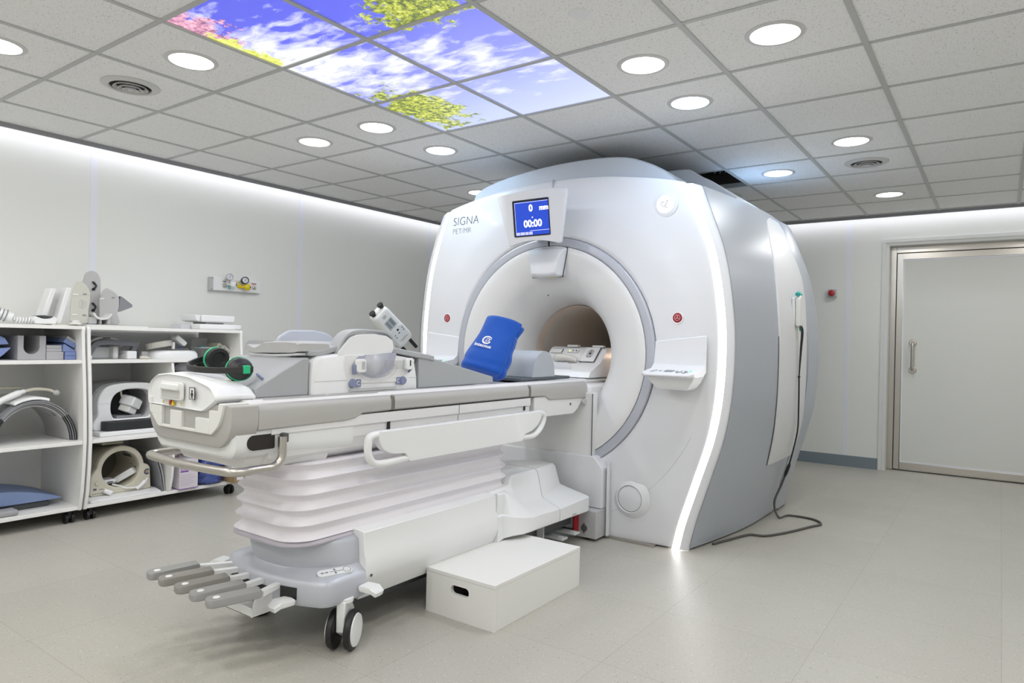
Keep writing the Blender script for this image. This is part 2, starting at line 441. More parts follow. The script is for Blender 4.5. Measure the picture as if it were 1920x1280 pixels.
SKY = {(0,0): 'lit sky ceiling panel with pink blossom branches in its corner', (0,1): 'lit sky ceiling panel filled with streaky white cloud, no deep blue corner',
       (0,2): 'lit sky ceiling panel with a yellow-green tree, nearest the scanner on its left', (1,0): 'lit sky ceiling panel cut by the top of the photo, with the upper tree crown',
       (1,1): 'lit sky ceiling panel of plain blue with a tree tip and cloud edge', (1,2): 'pale blue lit ceiling panel with one small cloud, nearest the round lights on the right'}
for (i, j), lb in SKY.items():
    tag(build('sky_light_panel', MB().box(i*.6+.008, i*.6+.592, j*.6+.008, j*.6+.592, H+.002, H+.02), M_sky), lb, 'light panel', 'lit sky ceiling panels')

# ---- round downlights and air vents
M_dl = mat('downlight_diffuser', (1,1,1), .5, emit=(1.,.97,.92), es=4)
M_dlb = mat('downlight_diffuser_cool', (1,1,1), .5, emit=(.52,.74,1.), es=5)
M_ring = mat('downlight_ring', (.62,.62,.61), .4)
for m_ in (M_dl, M_dlb, M_led): m_.cycles.emission_sampling = 'NONE'
def make_downlight(m):
    t = thing('ceiling_downlight', '', 'ceiling light', (0,0,H))
    build('trim_ring', MB().lathe([(.099,0),(.1,-.006),(.118,-.004),(.122,0),(.122,.012),(.099,.012),(.099,0)], n=40), M_ring, t, local=True)
    build('diffuser', MB().lathe([(0,-.003),(.06,-.0035),(.0985,-.002),(.0985,.004),(0,.004)], n=40), m, t, local=True)
    area_lamp('lamp', t, (0,0,-.007), .19, DLP*(.48 if m is M_dlb else 1), (.45,.70,1) if m is M_dlb else (1,.985,.955))
    return t
DL = [(-.9,-.3,0,'round ceiling light cut by the left edge of the photo'),
      (-.3,.3,0,'large round ceiling light just below the pink blossom sky panel'),
      (-.9,1.5,0,'round ceiling light nearest the left wall, mid ceiling'),
      (-.3,1.5,0,'round ceiling light beside the yellow-green tree of the sky panel'),
      (-.3,2.1,1,'cool blue-white round ceiling light left of the scanner top'),
      (-.9,3.3,0,'round ceiling light peeping over the left end of the scanner top'),
      (1.5,1.5,0,'bright round ceiling light right of the pale sky panel'),
      (2.1,1.5,0,'round ceiling light nearest the top right of the photo'),
      (1.5,2.1,1,'cool blue-white round ceiling light in front of the scanner'),
      (2.1,3.3,0,'round ceiling light just before the right-hand air vent'),
      (1.5,3.9,1,'cool blue-white round ceiling light beside the missing tile'),
      (2.1,5.1,0,'round ceiling light closest to the door'),
      (.9,-.9,0,'round ceiling light behind the camera, over the table end'),
      (2.1,-.3,0,'round ceiling light above the camera'),
      (3.3,.3,0,'round ceiling light right of the camera'), (3.3,2.1,0,'round ceiling light out on the right side of the room'),
      (3.3,3.9,0,'added unseen round ceiling light on the right side of the room, before the door'), (3.3,5.1,0,'added unseen round ceiling light straight in front of the door'), (2.1,-2.1,0,'added unseen round ceiling light by the wall right behind the camera'),  # unseen lamps added to brighten the door side and the scanner front
      (1.5,-1.5,0,'added fill light on the ceiling behind the camera, in line with the sky panels'), (-.3,-.9,0,'added fill light on the ceiling in front of the table end, out of view'), (2.7,-1.5,0,'added fill light on the ceiling one tile behind the camera'), (-.9,-2.1,0,'added fill light on the ceiling by the near end of the left wall'), (3.9,-.3,0,'added fill light on the ceiling beside the camera on its right'), (.9,-2.7,0,'added fill light on the ceiling closest to the wall behind the camera'),  # more out-of-view lamps, added as fill for faces turned towards the camera
      (3.3,-1.5,0,'round ceiling light in the corner behind the camera'), (.3,-2.1,0,'round ceiling light by the wall behind the camera'),
      (-1.5,-1.5,0,'round ceiling light over the near end of the shelves')]
pw, pb = make_downlight(M_dl), make_downlight(M_dlb); used = set()
for x, y, b_, lb in DL:
    p_ = pb if b_ else pw
    o = p_ if p_.name not in used else copy_tree(p_)
    used.add(p_.name); o.location = (x, y, H); o['label'] = lb; o['group'] = 'round ceiling downlights'
def make_vent():
    t = thing('ceiling_air_vent', '', 'air vent', (0,0,H))
    build('flange', MB().lathe([(.100,-.001),(.102,-.012),(.112,-.015),(.142,-.004),(.142,0),(.100,-.001)], n=40), M_ring, t, local=True)
    for r, z in ((.070,-.012),(.046,-.018),(.024,-.022)):
        build('cone_ring', MB().lathe([(r+.014,z-.004),(r+.002,z+.009),(r-.001,z+.009),(r+.011,z-.006),(r+.014,z-.004)], n=36), M_ring, t, local=True)
    build('centre_boss', MB().lathe([(0,-.028),(.014,-.025),(.016,-.012),(0,-.010)], n=24), M_ring, t, local=True)
    build('throat', MB().lathe([(.102,-.0015),(0,-.0015)], n=36), M_dark, t, local=True)
    return t
v0 = make_vent()
for k, (x, y, lb) in enumerate(((-.9,.3,'round ceiling air vent on the left, near the pink blossom panel'), (2.1,3.9,'round ceiling air vent on the right, towards the door'), (.9,4.5,'round ceiling air vent half hidden behind the scanner top'))):
    o = v0 if k == 0 else copy_tree(v0)
    o.location = (x, y, H); o['label'] = lb; o['group'] = 'round ceiling air vents'
tag(build('ceiling_sensor', MB().lathe([(0,-.022),(.006,-.022),(.008,-.004),(.02,0),(0,0)], (1.51,4.55,H), n=16), white), 'tiny white sensor hanging from the ceiling beyond the missing tile', 'sensor')
tag(build('sprinkler_cover', MB().lathe([(0,-.006),(.04,-.005),(.045,0),(0,0)], (1.5,.9,H), n=28), white), 'small white round sprinkler cover on a ceiling tile', 'sprinkler')

# ---- emergency button on the back wall
t = thing('emergency_button', 'red mushroom button on a small grey box on the back wall', 'button', (1.48, YB, 1.758))
build('housing', MB().box(1.44,1.52,YB-.055,YB,1.717,1.797), lgrey, t, bevel=.006)
build('push_button', MB().lathe([(0,0),(.02,0),(.02,.012),(.03,.014),(.03,.028),(.022,.034),(0,.036)], (1.48,YB-.055,1.758), (0,-1,0), 24), red, t)

# ---- camera
cam = bpy.data.cameras.new('camera'); co_ = bpy.data.objects.new('camera', cam); C.objects.link(co_)
yaw, pitch, roll = .62155, -.00086, .02228
cam.sensor_width = 36; cam.lens = 1280.9/1920*36; cam.clip_start = .05
fwd = Vector((-sin(yaw)*cos(pitch), cos(yaw)*cos(pitch), sin(pitch))); rgt = Vector((cos(yaw), sin(yaw), 0)); up = rgt.cross(fwd)
r2 = cos(roll)*rgt + sin(roll)*up; u2 = -sin(roll)*rgt + cos(roll)*up
co_.matrix_world = Matrix(((r2.x,u2.x,-fwd.x,2.8973),(r2.y,u2.y,-fwd.y,-1.46),(r2.z,u2.z,-fwd.z,1.1964),(0,0,0,1)))
SC.camera = co_
SC.view_settings.view_transform = 'Standard'; SC.view_settings.look = 'None'; SC.view_settings.gamma = 1; SC.view_settings.exposure = EXPO
SC.view_settings.use_curve_mapping = False
wd = bpy.data.worlds.new('room_world'); SC.world = wd; wd.use_nodes = True
wd.node_tree.nodes['Background'].inputs[0].default_value = (.8,.85,.9,1); wd.node_tree.nodes['Background'].inputs[1].default_value = .0
# ============================================================ MRI SCANNER
GX, GZ, GY = .48, 1.12, 2.36      # bore axis x and z, plane of the face's rim
W0 = [(0,.96),(.154,.995),(.414,1.076),(.668,1.153),(.914,1.193),(1.22,1.204),(1.477,1.182),(1.713,1.139),(1.904,1.076),(2.115,.994)]
TOPA = [(-.994,2.118),(-.905,2.146),(-.70,2.192),(-.39,2.238),(-.17,2.254),(0,2.257),(.17,2.254),(.39,2.238),(.70,2.192),(.905,2.146),(.994,2.118)]
def hw(z): return smooth_interp(z, W0)
def topz(x): return smooth_interp(x, TOPA)
def yface(x, z):
    """depth of the front cover at (x from the axis, z)"""
    r = math.hypot(x, z-GZ)
    y = 2.30 + .055*(abs(x)/1.2)**2 + (.035*((z-1.9)/.35)**2 if z > 1.9 else 0)
    return y + .010*min(1, max(0, (r-1.0)/.018))
scn = thing('mri_scanner', 'large white and silver scanner with a round bore and two glowing strips', 'scanner', (GX, 3.3, 0))
# --- front cover: polar sheet between the silver ring and the glowing strips
RO = .757
def outer(th):
    """where the ray at angle th leaves the front cover's outline"""
    d = (cos(th), sin(th)); lo, hi = .5, 2.2
    def inside(r):
        x, z = r*d[0], GZ + r*d[1]
        return z > .012 and z < topz(max(-.99, min(.99, x))) and abs(x) < hw(max(0, min(z, 2.2))) - .088
    for _ in range(40):
        m_ = (lo+hi)/2
        if inside(m_): lo = m_
        else: hi = m_
    return lo
ths = [2*PI*k/220 for k in range(220)]
zc = [(s*(hw(z)-.0885), z) for s in (-1,1) for z in (.013, 2.139)]
ths = sorted(ths + [math.atan2(z-GZ, x) % (2*PI) for x, z in zc])
mb = MB(); rings = []
fr = [0,.004,.02,.06,.12,.2,.3,.4,.5,.6,.7,.8,.9,.96,.99,1]
for f_ in fr:
    rg = []
    for th in ths:
        ro = outer(th); r = RO + (ro-RO)*f_
        x, z = r*cos(th), GZ + r*sin(th)
        y = yface(x, z) + (.012*(1-f_/.02)**2 if f_ < .02 else 0) + (.006*((f_-.96)/.04)**2 if f_ > .96 else 0)
        rg.append((GX+x, y, z))
    rings.append(rg)
rings = [[(p[0], p[1]+.05, p[2]) for p in rings[0]]] + rings + [[(p[0], p[1]+.05, p[2]) for p in rings[-1]]]
mb.loft(rings, cap=False)
cover = build('front_cover', mb, gantry_white, scn, smooth=50)
# seam lines in the cover
build('cover_seam', MB().box(GX-.0025, GX+.0025, 2.333, 2.40, 2.13, 2.262), mat('fine_seam', (.52,.53,.56), .6), cover)
sm_ = MB()
def face_strip(mb, pts, w, off=.0008):
    P = [Vector((GX+x, yface(x, z)-off, z)) for x, z in pts]
    L, R = [], []
    for i, p in enumerate(P):
        t = (P[min(i+1,len(P)-1)]-P[max(i-1,0)]).normalized(); n = t.cross(Vector((0,1,0))).normalized()*w/2
        L.append(p+n); R.append(p-n)
    k = len(P); mb.add(L+R, [(i, i+1, k+i+1, k+i) for i in range(k-1)])
face_strip(sm_, [(1.075*cos(a), GZ+1.075*sin(a)) for a in [rad(-72+k*1.2) for k in range(40)]], .0022)
build('cover_seam', sm_, mat('fine_seam', (.52,.53,.56), .6), cover)
# --- light strips and outer trim, both sides
M_glow = mat('glow_strip', (1,1,1), .4, emit=(1.,.975,.99), es=4)
zs = [.004 + (2.135-.004)*k/48 for k in range(49)]
for s in (-1, 1):
    mb = MB(); rings = []
    for z in zs:
        w_ = hw(z); zz = z
        a, b = w_-.0885, w_-.046
        tz = lambda x: min(zz, topz(x))
        ya, yb = yface(a, z)+.006, yface(b, z)+.012
        rings.append([(GX+s*a, ya+.03, tz(a)), (GX+s*a, ya+.001, tz(a)), (GX+s*(a+b)/2, (ya+yb)/2-.004, tz((a+b)/2)), (GX+s*b, yb, tz(b)), (GX+s*b, yb+.03, tz(b))])
    mb.loft(rings, closed=False, cap=False)
    build('light_strip', mb, M_glow, scn, smooth=60)
    mb = MB(); rings = []
    for z in zs:
        w_ = hw(z); b = w_-.046; y = yface(b, z)+.012
        tz = lambda x: min(z, topz(x))
        rings.append([(GX+s*b, y+.03, tz(b)), (GX+s*b, y, tz(b)), (GX+s*(w_-.010), y+.008, tz(w_-.010)), (GX+s*(w_-.001), y+.020, tz(w_)), (GX+s*(w_+.001), GY+.04, tz(w_))])
    mb.loft(rings, closed=False, cap=False)
    build('side_trim', mb, gantry_white, scn, smooth=60)
# --- barrel-shaped body behind the face
def dW(y, z):
    t = smooth_interp(y, [(2.36,0),(2.7,.045),(3.1,.082),(3.5,.092),(3.8,.088),(4.1,.06),(4.35,.0)])
    return t * interp(z, [(0,1.45),(.4,1.25),(1.2,1.05),(2.15,.72)])
def side_x(y, z): return hw(z) + dW(y, z)
ysb = [2.385,2.45,2.6,2.8,3.0,3.2,3.4,3.6,3.8,4.0,4.2,4.33,4.36]
mb = MB(); rings = []
zside = [.012 + (2.118-.012)*k/28 for k in range(29)]
for y in ysb:
    ins = .0 if y < 4.34 else .06
    tp = smooth_interp(y, [(2.36,0),(3.0,.01),(3.8,.012),(4.36,-.06)])
    R_ = [(GX+side_x(y,z)-ins, y, z+tp*(z/2.1)) for z in zside]
    xt = side_x(y, 2.118)-ins
    T_ = [(GX+xt*k/12., y, topz(.99*k/12.)+tp-.02) for k in range(11, -12, -1)]
    L_ = [(2*GX-p[0], p[1], p[2]) for p in R_[::-1]]
    rings.append(R_+T_+L_)
mb.loft(rings, cap=False)
mb.add(rings[-1], [tuple(range(len(rings[-1])))])
body = build('body_panel', mb, blue_grey, scn, smooth=35)
# white side doors of the body
def door_front(z): return smooth_interp(z, [(.42,3.16),(.8,3.03),(1.2,3.0),(1.6,3.07),(1.9,3.22),(2.12,3.44)])
def door_back(z): return smooth_interp(z, [(.42,3.80),(1.2,3.62),(2.12,4.10)])
dz = [.42 + 1.685*k/30 for k in range(31)]
for s in (-1, 1):
    mb = MB(); rings = []
    for i, z in enumerate(dz):
        ya, yb = door_front(z), door_back(z)
        e = .0 if 0 < i < 30 else .008
        row = []
        for k in range(11):
            y = ya + (yb-ya)*k/10
            o_ = .016 if 0 < k < 10 else .010
            row.append((GX+s*(side_x(y,z)+o_-e), y, z))
        row = [(GX+s*(side_x(ya,z)-.004), ya-.004, z)] + row + [(GX+s*(side_x(yb,z)-.03), yb+.004, z)]
        rings.append(row)
    rings = [[(p[0]-s*.02, p[1], p[2]-.004) for p in rings[0]]] + rings + [[(p[0]-s*.03, p[1], p[2]+.004) for p in rings[-1]]]
    mb.loft(rings, closed=False, cap=False)
    build('side_door', mb, gantry_white, body, smooth=40)
    mb = MB()
    face = [(GX+s*(side_x(door_front(z)-.006, z)+.001), door_front(z)-.006, z) for z in dz[:16]]
    mb.tube(face, .003, 6)
    build('door_seam', mb, seam, body)
# bigger silver rear ring seen past the side doors
mb = MB(); rings = []
for y, a in ((3.72,.0),(3.76,.018),(3.95,.034),(4.15,.03),(4.3,-.03)):
    rings.append([(GX+side_x(y,z)+a, y, z) for z in zside])
mb.loft(rings, closed=False, cap=False)
build('rear_panel', mb, blue_grey, scn, smooth=45)
rings = [[(2*GX-p[0], p[1], p[2]) for p in r] for r in rings]
build('rear_panel', MB().loft(rings, closed=False, cap=False), blue_grey, scn, smooth=45)
# --- top cowl
M_cowl = mat('cowl_white', (.60,.64,.71), .35)
CA = [(-.80,2.215),(-.76,2.285),(-.62,2.335),(-.4,2.375),(-.1,2.402),(.2,2.405),(.42,2.385),(.56,2.34),(.70,2.265),(.78,2.19)]
def cowl(y0, y1, arc, x0=0, z0=2.12):
    mb = MB(); P = spline([(GX+x0+x, 0, z) for x, z in arc], 5)
    rings = []
    for y, k in ((y0,0),(y0+.012,.008),(y0+.04,.012),(y1-.03,.012),(y1,0)):
        rings.append([(p.x, y, p.z+k) for p in P] + [(P[-1].x, y, z0), (P[0].x, y, z0)])
    return mb.loft(rings)
build('top_cowl', cowl(2.50, 3.05, CA), M_cowl, scn, smooth=40)
build('rear_cowl', cowl(3.05, 4.1, [(-.70,2.20),(-.66,2.30),(-.2,2.39),(.3,2.40),(.62,2.40),(.68,2.36),(.80,2.30),(.98,2.17)]), M_cowl, scn, smooth=40)
# --- silver ring around the funnel
for a0, a1 in ((rad(90.4), rad(247)), (rad(-62), rad(89.6))):
    mb = MB()
    mb.lathe([(.703,.06),(.703,.0),(.707,-.008),(.73,-.012),(.75,-.008),(.754,.0),(.754,.06)], (GX,2.312,GZ), (0,1,0), 90, 0, 2*PI)
    mb = MB(); prof = [(.701,.06),(.701,-.003),(.704,-.006),(.715,-.0065),(.742,-.0065),(.753,-.006),(.756,-.003),(.756,.06)]
    rings = [[(GX+r*cos(a0+(a1-a0)*k/100), 2.312+h, GZ+r*sin(a0+(a1-a0)*k/100)) for r, h in prof] for k in range(101)]
    mb.loft(rings, closed=False, cap=False)
    build('trim_ring', mb, ring_grey, scn, smooth=50)
mb = MB(); a0, a1 = rad(247.6), rad(297.4)
prof = [(.700,.06),(.700,.0),(.704,-.010),(.73,-.015),(.75,-.010),(.757,.0),(.757,.06)]
mb.loft([[(GX+r*cos(a0+(a1-a0)*k/40), 2.312+h, GZ+r*sin(a0+(a1-a0)*k/40)) for r, h in prof] for k in range(41)], closed=False, cap=True)
build('trim_ring', mb, ring_grey, scn, smooth=50)
build('ring_shadow_gap', MB().lathe([(.764,.03),(.6975,.03)], (GX,2.312,GZ), (0,1,0), 120), seam, scn)
# --- funnel and bore
M_fun = mat('funnel_white', (.76,.76,.76), .3, coat=.1)
fp = [(.6985,2.33),(.6985,2.304),(.69,2.300),(.65,2.303),(.60,2.310),(.55,2.322),(.50,2.342),(.46,2.368),(.425,2.405),(.395,2.455),(.37,2.52),(.352,2.60),(.340,2.70),(.335,2.78)]
build('funnel', MB().lathe([(r, y) for r, y in fp], (GX,0,GZ), (0,1,0), 128), M_fun, scn, smooth=60)
M_bore = mat('bore_liner', (.70,.66,.61), .5)
build('bore_liner', MB().lathe([(.335,2.781),(.333,2.79),(.333,4.3)], (GX,0,GZ), (0,1,0), 96), M_bore, scn, smooth=60)
build('bore_rim', MB().lathe([(.3365,2.70),(.3350,2.72),(.3345,2.781)], (GX,0,GZ), (0,1,0), 96), mat('bore_rim_warm', (.80,.68,.58), .4), scn, smooth=60)
t = build('bore_light', MB().box(GX+.322,GX+.331,2.80,3.05,1.09,1.12), mat('bore_light_warm', (1,.8,.6), .4, emit=(1,.72,.5), es=.8), scn)
area_lamp('bore_lamp', t, (GX+.318-GX, 2.92-3.3, 1.105), .03, .10, (1,.74,.54), (0, rad(90), 0), 'RECTANGLE', .25)
# --- dock column below the ring, with its groove
mb = MB(); mb.prism(rpoly([(-.40,.185),(.462,.185),(.462,.43),(.40,.50),(-.33,.50),(-.40,.46)], .01), 'y', 2.245, 2.34); mb.v = [Vector((p.x+GX, p.y, p.z)) for p in mb.v]
build('dock_cover', mb, gantry_white, scn, bevel=.008)
mb = MB().prism(rpoly([(GX+.315,.018),(GX+.465,.018),(GX+.465,.184),(GX+.315,.184)], .004), 'y', 2.17, 2.34)
dk = build('dock_block', mb, lgrey, scn, bevel=.022, seg=3)
build('dock_socket', MB().lathe([(0,-.004),(.02,-.004),(.022,0),(0,0)], (GX+.385,2.17,.075), (0,1,0), 20).box(GX+.381,GX+.389,2.164,2.17,.045,.105), seam, dk)
build('cover_groove', MB().box(GX+.478,GX+.488,2.27,2.30,.02,.47), gantry_white, scn, bevel=.002)
build('dock_foot', MB().cyl((GX+.385,2.24,0),(0,0,.02),.03), black, dk)
mb = MB().prism(rpoly([(0,0),(.05,.03),(.055,.12),(.03,.155),(0,.13)], .018), 'x', GX+.330, GX+.348); mb.v = [Vector((p.x, 2.17-p.y*.9, .040+p.z*.8)) for p in mb.v]
build('red_release_handle', mb, red, scn, bevel=.005)
# --- plinth strips at floor level
build('floor_strip', MB().box(GX+.42,GX+.78,2.30,2.335,0,.012), steel, scn)
build('foot_rail', MB().box(GX-.85,GX+.92,2.40,4.2,0,.012), mat('copper_rail', (.22,.10,.05), .5), scn)
# --- display on its neck
DM = Matrix.Translation((GX,2.107,1.966)) @ Matrix.Rotation(rad(9), 4, 'X')
top = [(-.265+.53*k/14, .165+.018*(1-((k-7)/7)**2)) for k in range(15)]
bot = [(.195-.39*k/14, -.165+.030*(1-((k-7)/7)**2)) for k in range(15)]
out = rpoly([top[0]]+top[1:-1]+[top[-1], bot[0]]+bot[1:-1]+[bot[-1]], [.02]+[0]*13+[.02,.02]+[0]*13+[.02])
def pillow(out, rows):
    mb = MB(); rings = []
    for y, sc in rows: rings.append([(p[0]*sc, y, p[1]*sc) for p in out])
    return mb.loft(rings)
mb = pillow(out, ((.11,.60),(.06,.90),(.03,.985),(.012,1.0),(.002,.99),(-.002,.972)))
mb.xf(DM); disp = build('display', mb, gantry_white, scn, smooth=40)
mb = MB(); mb.prism(rrect(-.145,.130,-.105,.125,.008), 'y', -.0045, 0); mb.xf(DM)
build('screen_frame', mb, mat('screen_black', (.008,.01,.02), .2), disp)
M_scr = mat('screen_blue', (.01,.03,.2), .25, emit=(.004,.035,.36), es=.85)
mb = MB(); mb.prism(rrect(-.128,.124,-.097,.112,.002), 'y', -.0052, -.002); mb.xf(DM)
build('screen', mb, M_scr, disp)
M_scw = mat('screen_white', (.9,.9,1), .4, emit=(.85,.85,.95), es=1.)
mb = MB()
mb.box(-.128,.124,-.0058,-.005,.107,.1095).box(-.128,-.126,-.0058,-.005,-.095,.11).box(-.02,.124,-.0058,-.005,-.072,-.0695); mb.xf(DM)
mb.f and build('screen_lines', mb, mat('screen_lilac', (.5,.5,.8), .4, emit=(.45,.48,.85), es=.8), disp)
mb = MB()
for k, x in enumerate((-.124,-.094,-.058,-.028)): mb.box(x, x+(.032 if k == 1 else .026), -.0058, -.005, -.095, -.077)
mb.xf(DM); build('screen_tabs', mb, mat('screen_tab', (.4,.4,.7), .4, emit=(.25,.28,.62), es=.8), disp)
def on_disp(x, z, y=-.0062): return DM @ Matrix(((1,0,0,x),(0,0,-1,y),(0,1,0,z),(0,0,0,1)))
text('screen_text', '0', .058, on_disp(-.005,.068), M_scw, disp, weight=.0012)
text('screen_text', 'mm', .044, on_disp(.093,.066), M_scw, disp, weight=.0012)
text('screen_text', '00:00', .062, on_disp(.004,-.028), M_scw, disp, weight=.0012)
text('screen_text', '.', .05, on_disp(.004,.024), M_scw, disp, weight=.001)
mb = MB().box(GX-.11,GX+.11,2.16,2.36,1.86,2.08); build('display_neck', mb, gantry_white, disp, bevel=.03)
# --- camera housing under the ring's top
mb = MB(); rings = []
for y, x0, x1, z0, z1 in ((2.335,.145,.112,1.622,1.800),(2.285,.145,.112,1.617,1.800),(2.258,.137,.104,1.619,1.785),(2.240,.115,.090,1.637,1.745)):
    rings.append([(GX-x1,y,z0),(GX-.04,y,z0-.006),(GX+.04,y,z0-.006),(GX+x1,y,z0),(GX+x0,y,z1),(GX+.05,y,z1+.008),(GX-.05,y,z1+.008),(GX-x0,y,z1)])
mb.loft(rings); ch = build('camera_housing', mb, gantry_white, scn, bevel=.008)
mb = MB(); a = [(-.119,1.614),(.119,1.614),(.151,1.804),(-.151,1.804)]
mb.prism([(GX+x, z) for x, z in a], 'y', 2.297, 2.30); build('housing_gap', mb, seam, scn)
build('sticker', MB().box(GX+.01,GX+.075,2.27,2.278,1.611,1.615), yellow, ch)
build('pin_hole', MB().lathe([(0,-.001),(.005,-.001),(.005,.002)], (GX,2.309,1.50), (0,1,0), 12), seam, scn)
# --- lettering, stops, logo, cap
def fm(x, z, off=.0012): return plane_m((GX+x, yface(x,z)-off, z), *FRONT)
drape(text('lettering', 'SIGNA', .086, fm(-.860,2.052), ink, scn, align='LEFT', spacing=1.02, weight=-.0012, ext=0), lambda p: yface(p.x-GX, p.z)-.0015)
drape(text('lettering', 'PET/MR', .056, fm(-.860,1.982), mat('grey_ink', (.24,.25,.28), .6), scn, align='LEFT', weight=-.001, ext=0), lambda p: yface(p.x-GX, p.z)-.0015)
for s in (-1, 1):
    x = s*.884; y = yface(x, 1.352)
    t = build('stop_button', MB().lathe([(0,-.006),(.024,-.006),(.029,-.003),(.030,0.004)], (GX+x,y,1.352), (0,1,0), 28), mat('stop_red', (.30,.012,.03), .4), scn)
    build('stop_bezel', MB().lathe([(.0285,-.003),(.034,-.004),(.036,.002)], (GX+x,y,1.352), (0,1,0), 28), white, t)
    mb = MB()
    for k in range(24):
        a = 2*PI*k/24; b = 2*PI*(k+1)/24
        mb.add([(GX+x+r*cos(q), y-.0066, 1.352+r*sin(q)) for r, q in ((.0175,a),(.0175,b),(.0155,b),(.0155,a))], [(0,1,2,3)])
    for a in (90, 210, 330):
        d_ = Vector((cos(rad(a)),0,sin(rad(a)))); n_ = Vector((-d_.z,0,d_.x))*.0014; o_ = Vector((GX+x, y-.0066, 1.352))
        mb.add([o_+n_, o_-n_, o_+d_*.0135-n_, o_+d_*.0135+n_], [(0,1,2,3)])
    build('stop_symbol', mb, mat('stop_pale', (.75,.55,.55), .5), t)
lx, lz = .79, 2.022; ly = yface(lx, lz)
lg = build('logo_badge', MB().lathe([(0,-.006),(.068,-.006),(.078,-.003),(.080,.006)], (GX+lx,ly,lz), (0,1,0), 40), gantry_white, scn)
build('logo_light', MB().lathe([(0,-.007),(.053,-.007),(.054,-.004)], (GX+lx,ly,lz), (0,1,0), 40), mat('logo_lit', (1,1,1), .4, emit=(1,.97,1), es=.22), lg)
mb = MB(); y = ly-.0078
def arc2(mb, cx, cz, r, a0, a1, w=.0018, n=20, sx=1):
    for k in range(n):
        a = rad(a0+(a1-a0)*k/n); b = rad(a0+(a1-a0)*(k+1)/n)
        mb.add([(GX+lx+cx+sx*q*cos(t_), y, lz+cz+q*sin(t_)) for q, t_ in ((r-w,a),(r-w,b),(r+w,b),(r+w,a))], [(0,1,2,3)])
for k in range(4):
    arc2(mb, 0, 0, .046, 90*k+20, 90*k+38, .0012, 5); arc2(mb, 0, 0, .042, 90*k+50, 90*k+64, .0012, 5)
arc2(mb, -.013, .003, .013, 40, 330, .0014); arc2(mb, -.007, -.010, .008, -120, 80, .0014); arc2(mb, -.018, .008, .006, 0, 200, .0011); arc2(mb, .014, .009, .009, 50, 280, .0014); arc2(mb, .013, -.009, .011, 80, 330, .0014); arc2(mb, .008, .018, .006, -60, 120, .0011)
build('logo_monogram', mb, mat('logo_grey', (.30,.26,.31), .5), lg)
cx, cz = .615, .262; cy = yface(cx, cz)
cp = build('cap_surround', MB().lathe([(.079,-.018),(.083,-.022),(.092,-.018),(.112,-.004),(.125,.004)], (GX+cx,cy,cz), (0,1,0), 48), gantry_white, scn)
build('round_cap', MB().lathe([(0,-.024),(.05,-.022),(.0765,-.016),(.0765,.0)], (GX+cx,cy,cz), (0,1,0), 48), gantry_white, cp)
build('cap_gap', MB().lathe([(.0765,-.010),(.0795,-.010)], (GX+cx,cy,cz), (0,1,0), 48), seam, cp)
# --- control trays
def tray(s):
    x0, x1, yf = .755, 1.062, 2.335
    X = lambda x: GX + s*x
    mb = MB(); prof = []
    sec = [(yf-.005,1.235),(yf-.022,1.232),(yf-.028,1.14),(yf-.040,1.078),(yf-.075,1.052),(yf-.20,1.037),(yf-.222,1.030),(yf-.222,1.018),(yf-.19,1.012),(yf-.05,1.016),(yf-.005,1.035)]
    n = 12; rings = []
    for k in range(n+1):
        x = x0 + (x1-x0)*k/n; e = max(0, abs(k-n/2)/(n/2)-.80)/.2
        lip_ = .006*e
        rings.append([(X(x), y - (0 if y > yf-.1 else -.02*e*e*(1 if 1 else 0)), z + (lip_ if 1.02 < z < 1.2 else 0) + (.035*(k/n-.5) if z > 1.2 else 0) ) for y, z in sec])
    mb.loft(rings)
    t = build('control_tray', mb, gantry_white, scn, bevel=.004)
    mb = MB(); rings = []
    for z, i in ((1.02,.012),(.985,.028),(.950,.055),(.940,.07)):
        rings.append([(X(x0+i),yf,z),(X(x0+i),yf-.175+i*.8,z),(X(x1-i),yf-.175+i*.8,z),(X(x1-i),yf,z)])
    mb.loft(rings[::-1]); build('tray_housing', mb, white, t, bevel=.006)
    gk = mat('key_grey', (.36,.40,.42), .5); gg = mat('key_green', (.05,.6,.3), .5, emit=(.1,.8,.4), es=.6)
    K = [(.80,-.17,.008),(.803,-.145,.008),(.808,-.12,.008),(.84,-.135,.01),(.955,-.175,.009),(.965,-.155,.009),(.993,-.175,.012),(1.0,-.15,.012),(.985,-.12,.009),(.962,-.12,.007),(.94,-.135,.009)]
    for kx, ky, r in K:
        if s < 0: kx = x0+x1-kx
        z = 1.052 + (ky+.075)*.12
        build('key', MB().lathe([(0,.0035),(r*.9,.0035),(r,.001)], (X(kx), yf+ky, z), (0,0,1), 14), gk, t)
    kx = 1.012 if s > 0 else x0+x1-1.012
    build('key', MB().lathe([(0,.0035),(.0085,.0035),(.0095,.001)], (X(kx), yf-.118, 1.048), (0,0,1), 14), gg, t)
    kx = .897 if s > 0 else x0+x1-.897
    mb = MB()
    for i in range(3):
        for j in range(3): mb.box(X(kx)-.024+.017*i, X(kx)-.024+.017*i+.013, yf-.165+.018*j, yf-.165+.018*j+.012, 1.040+.002*j, 1.0475+.002*j)
    build('keypad', mb, gk, t)
tray(1); tray(-1)
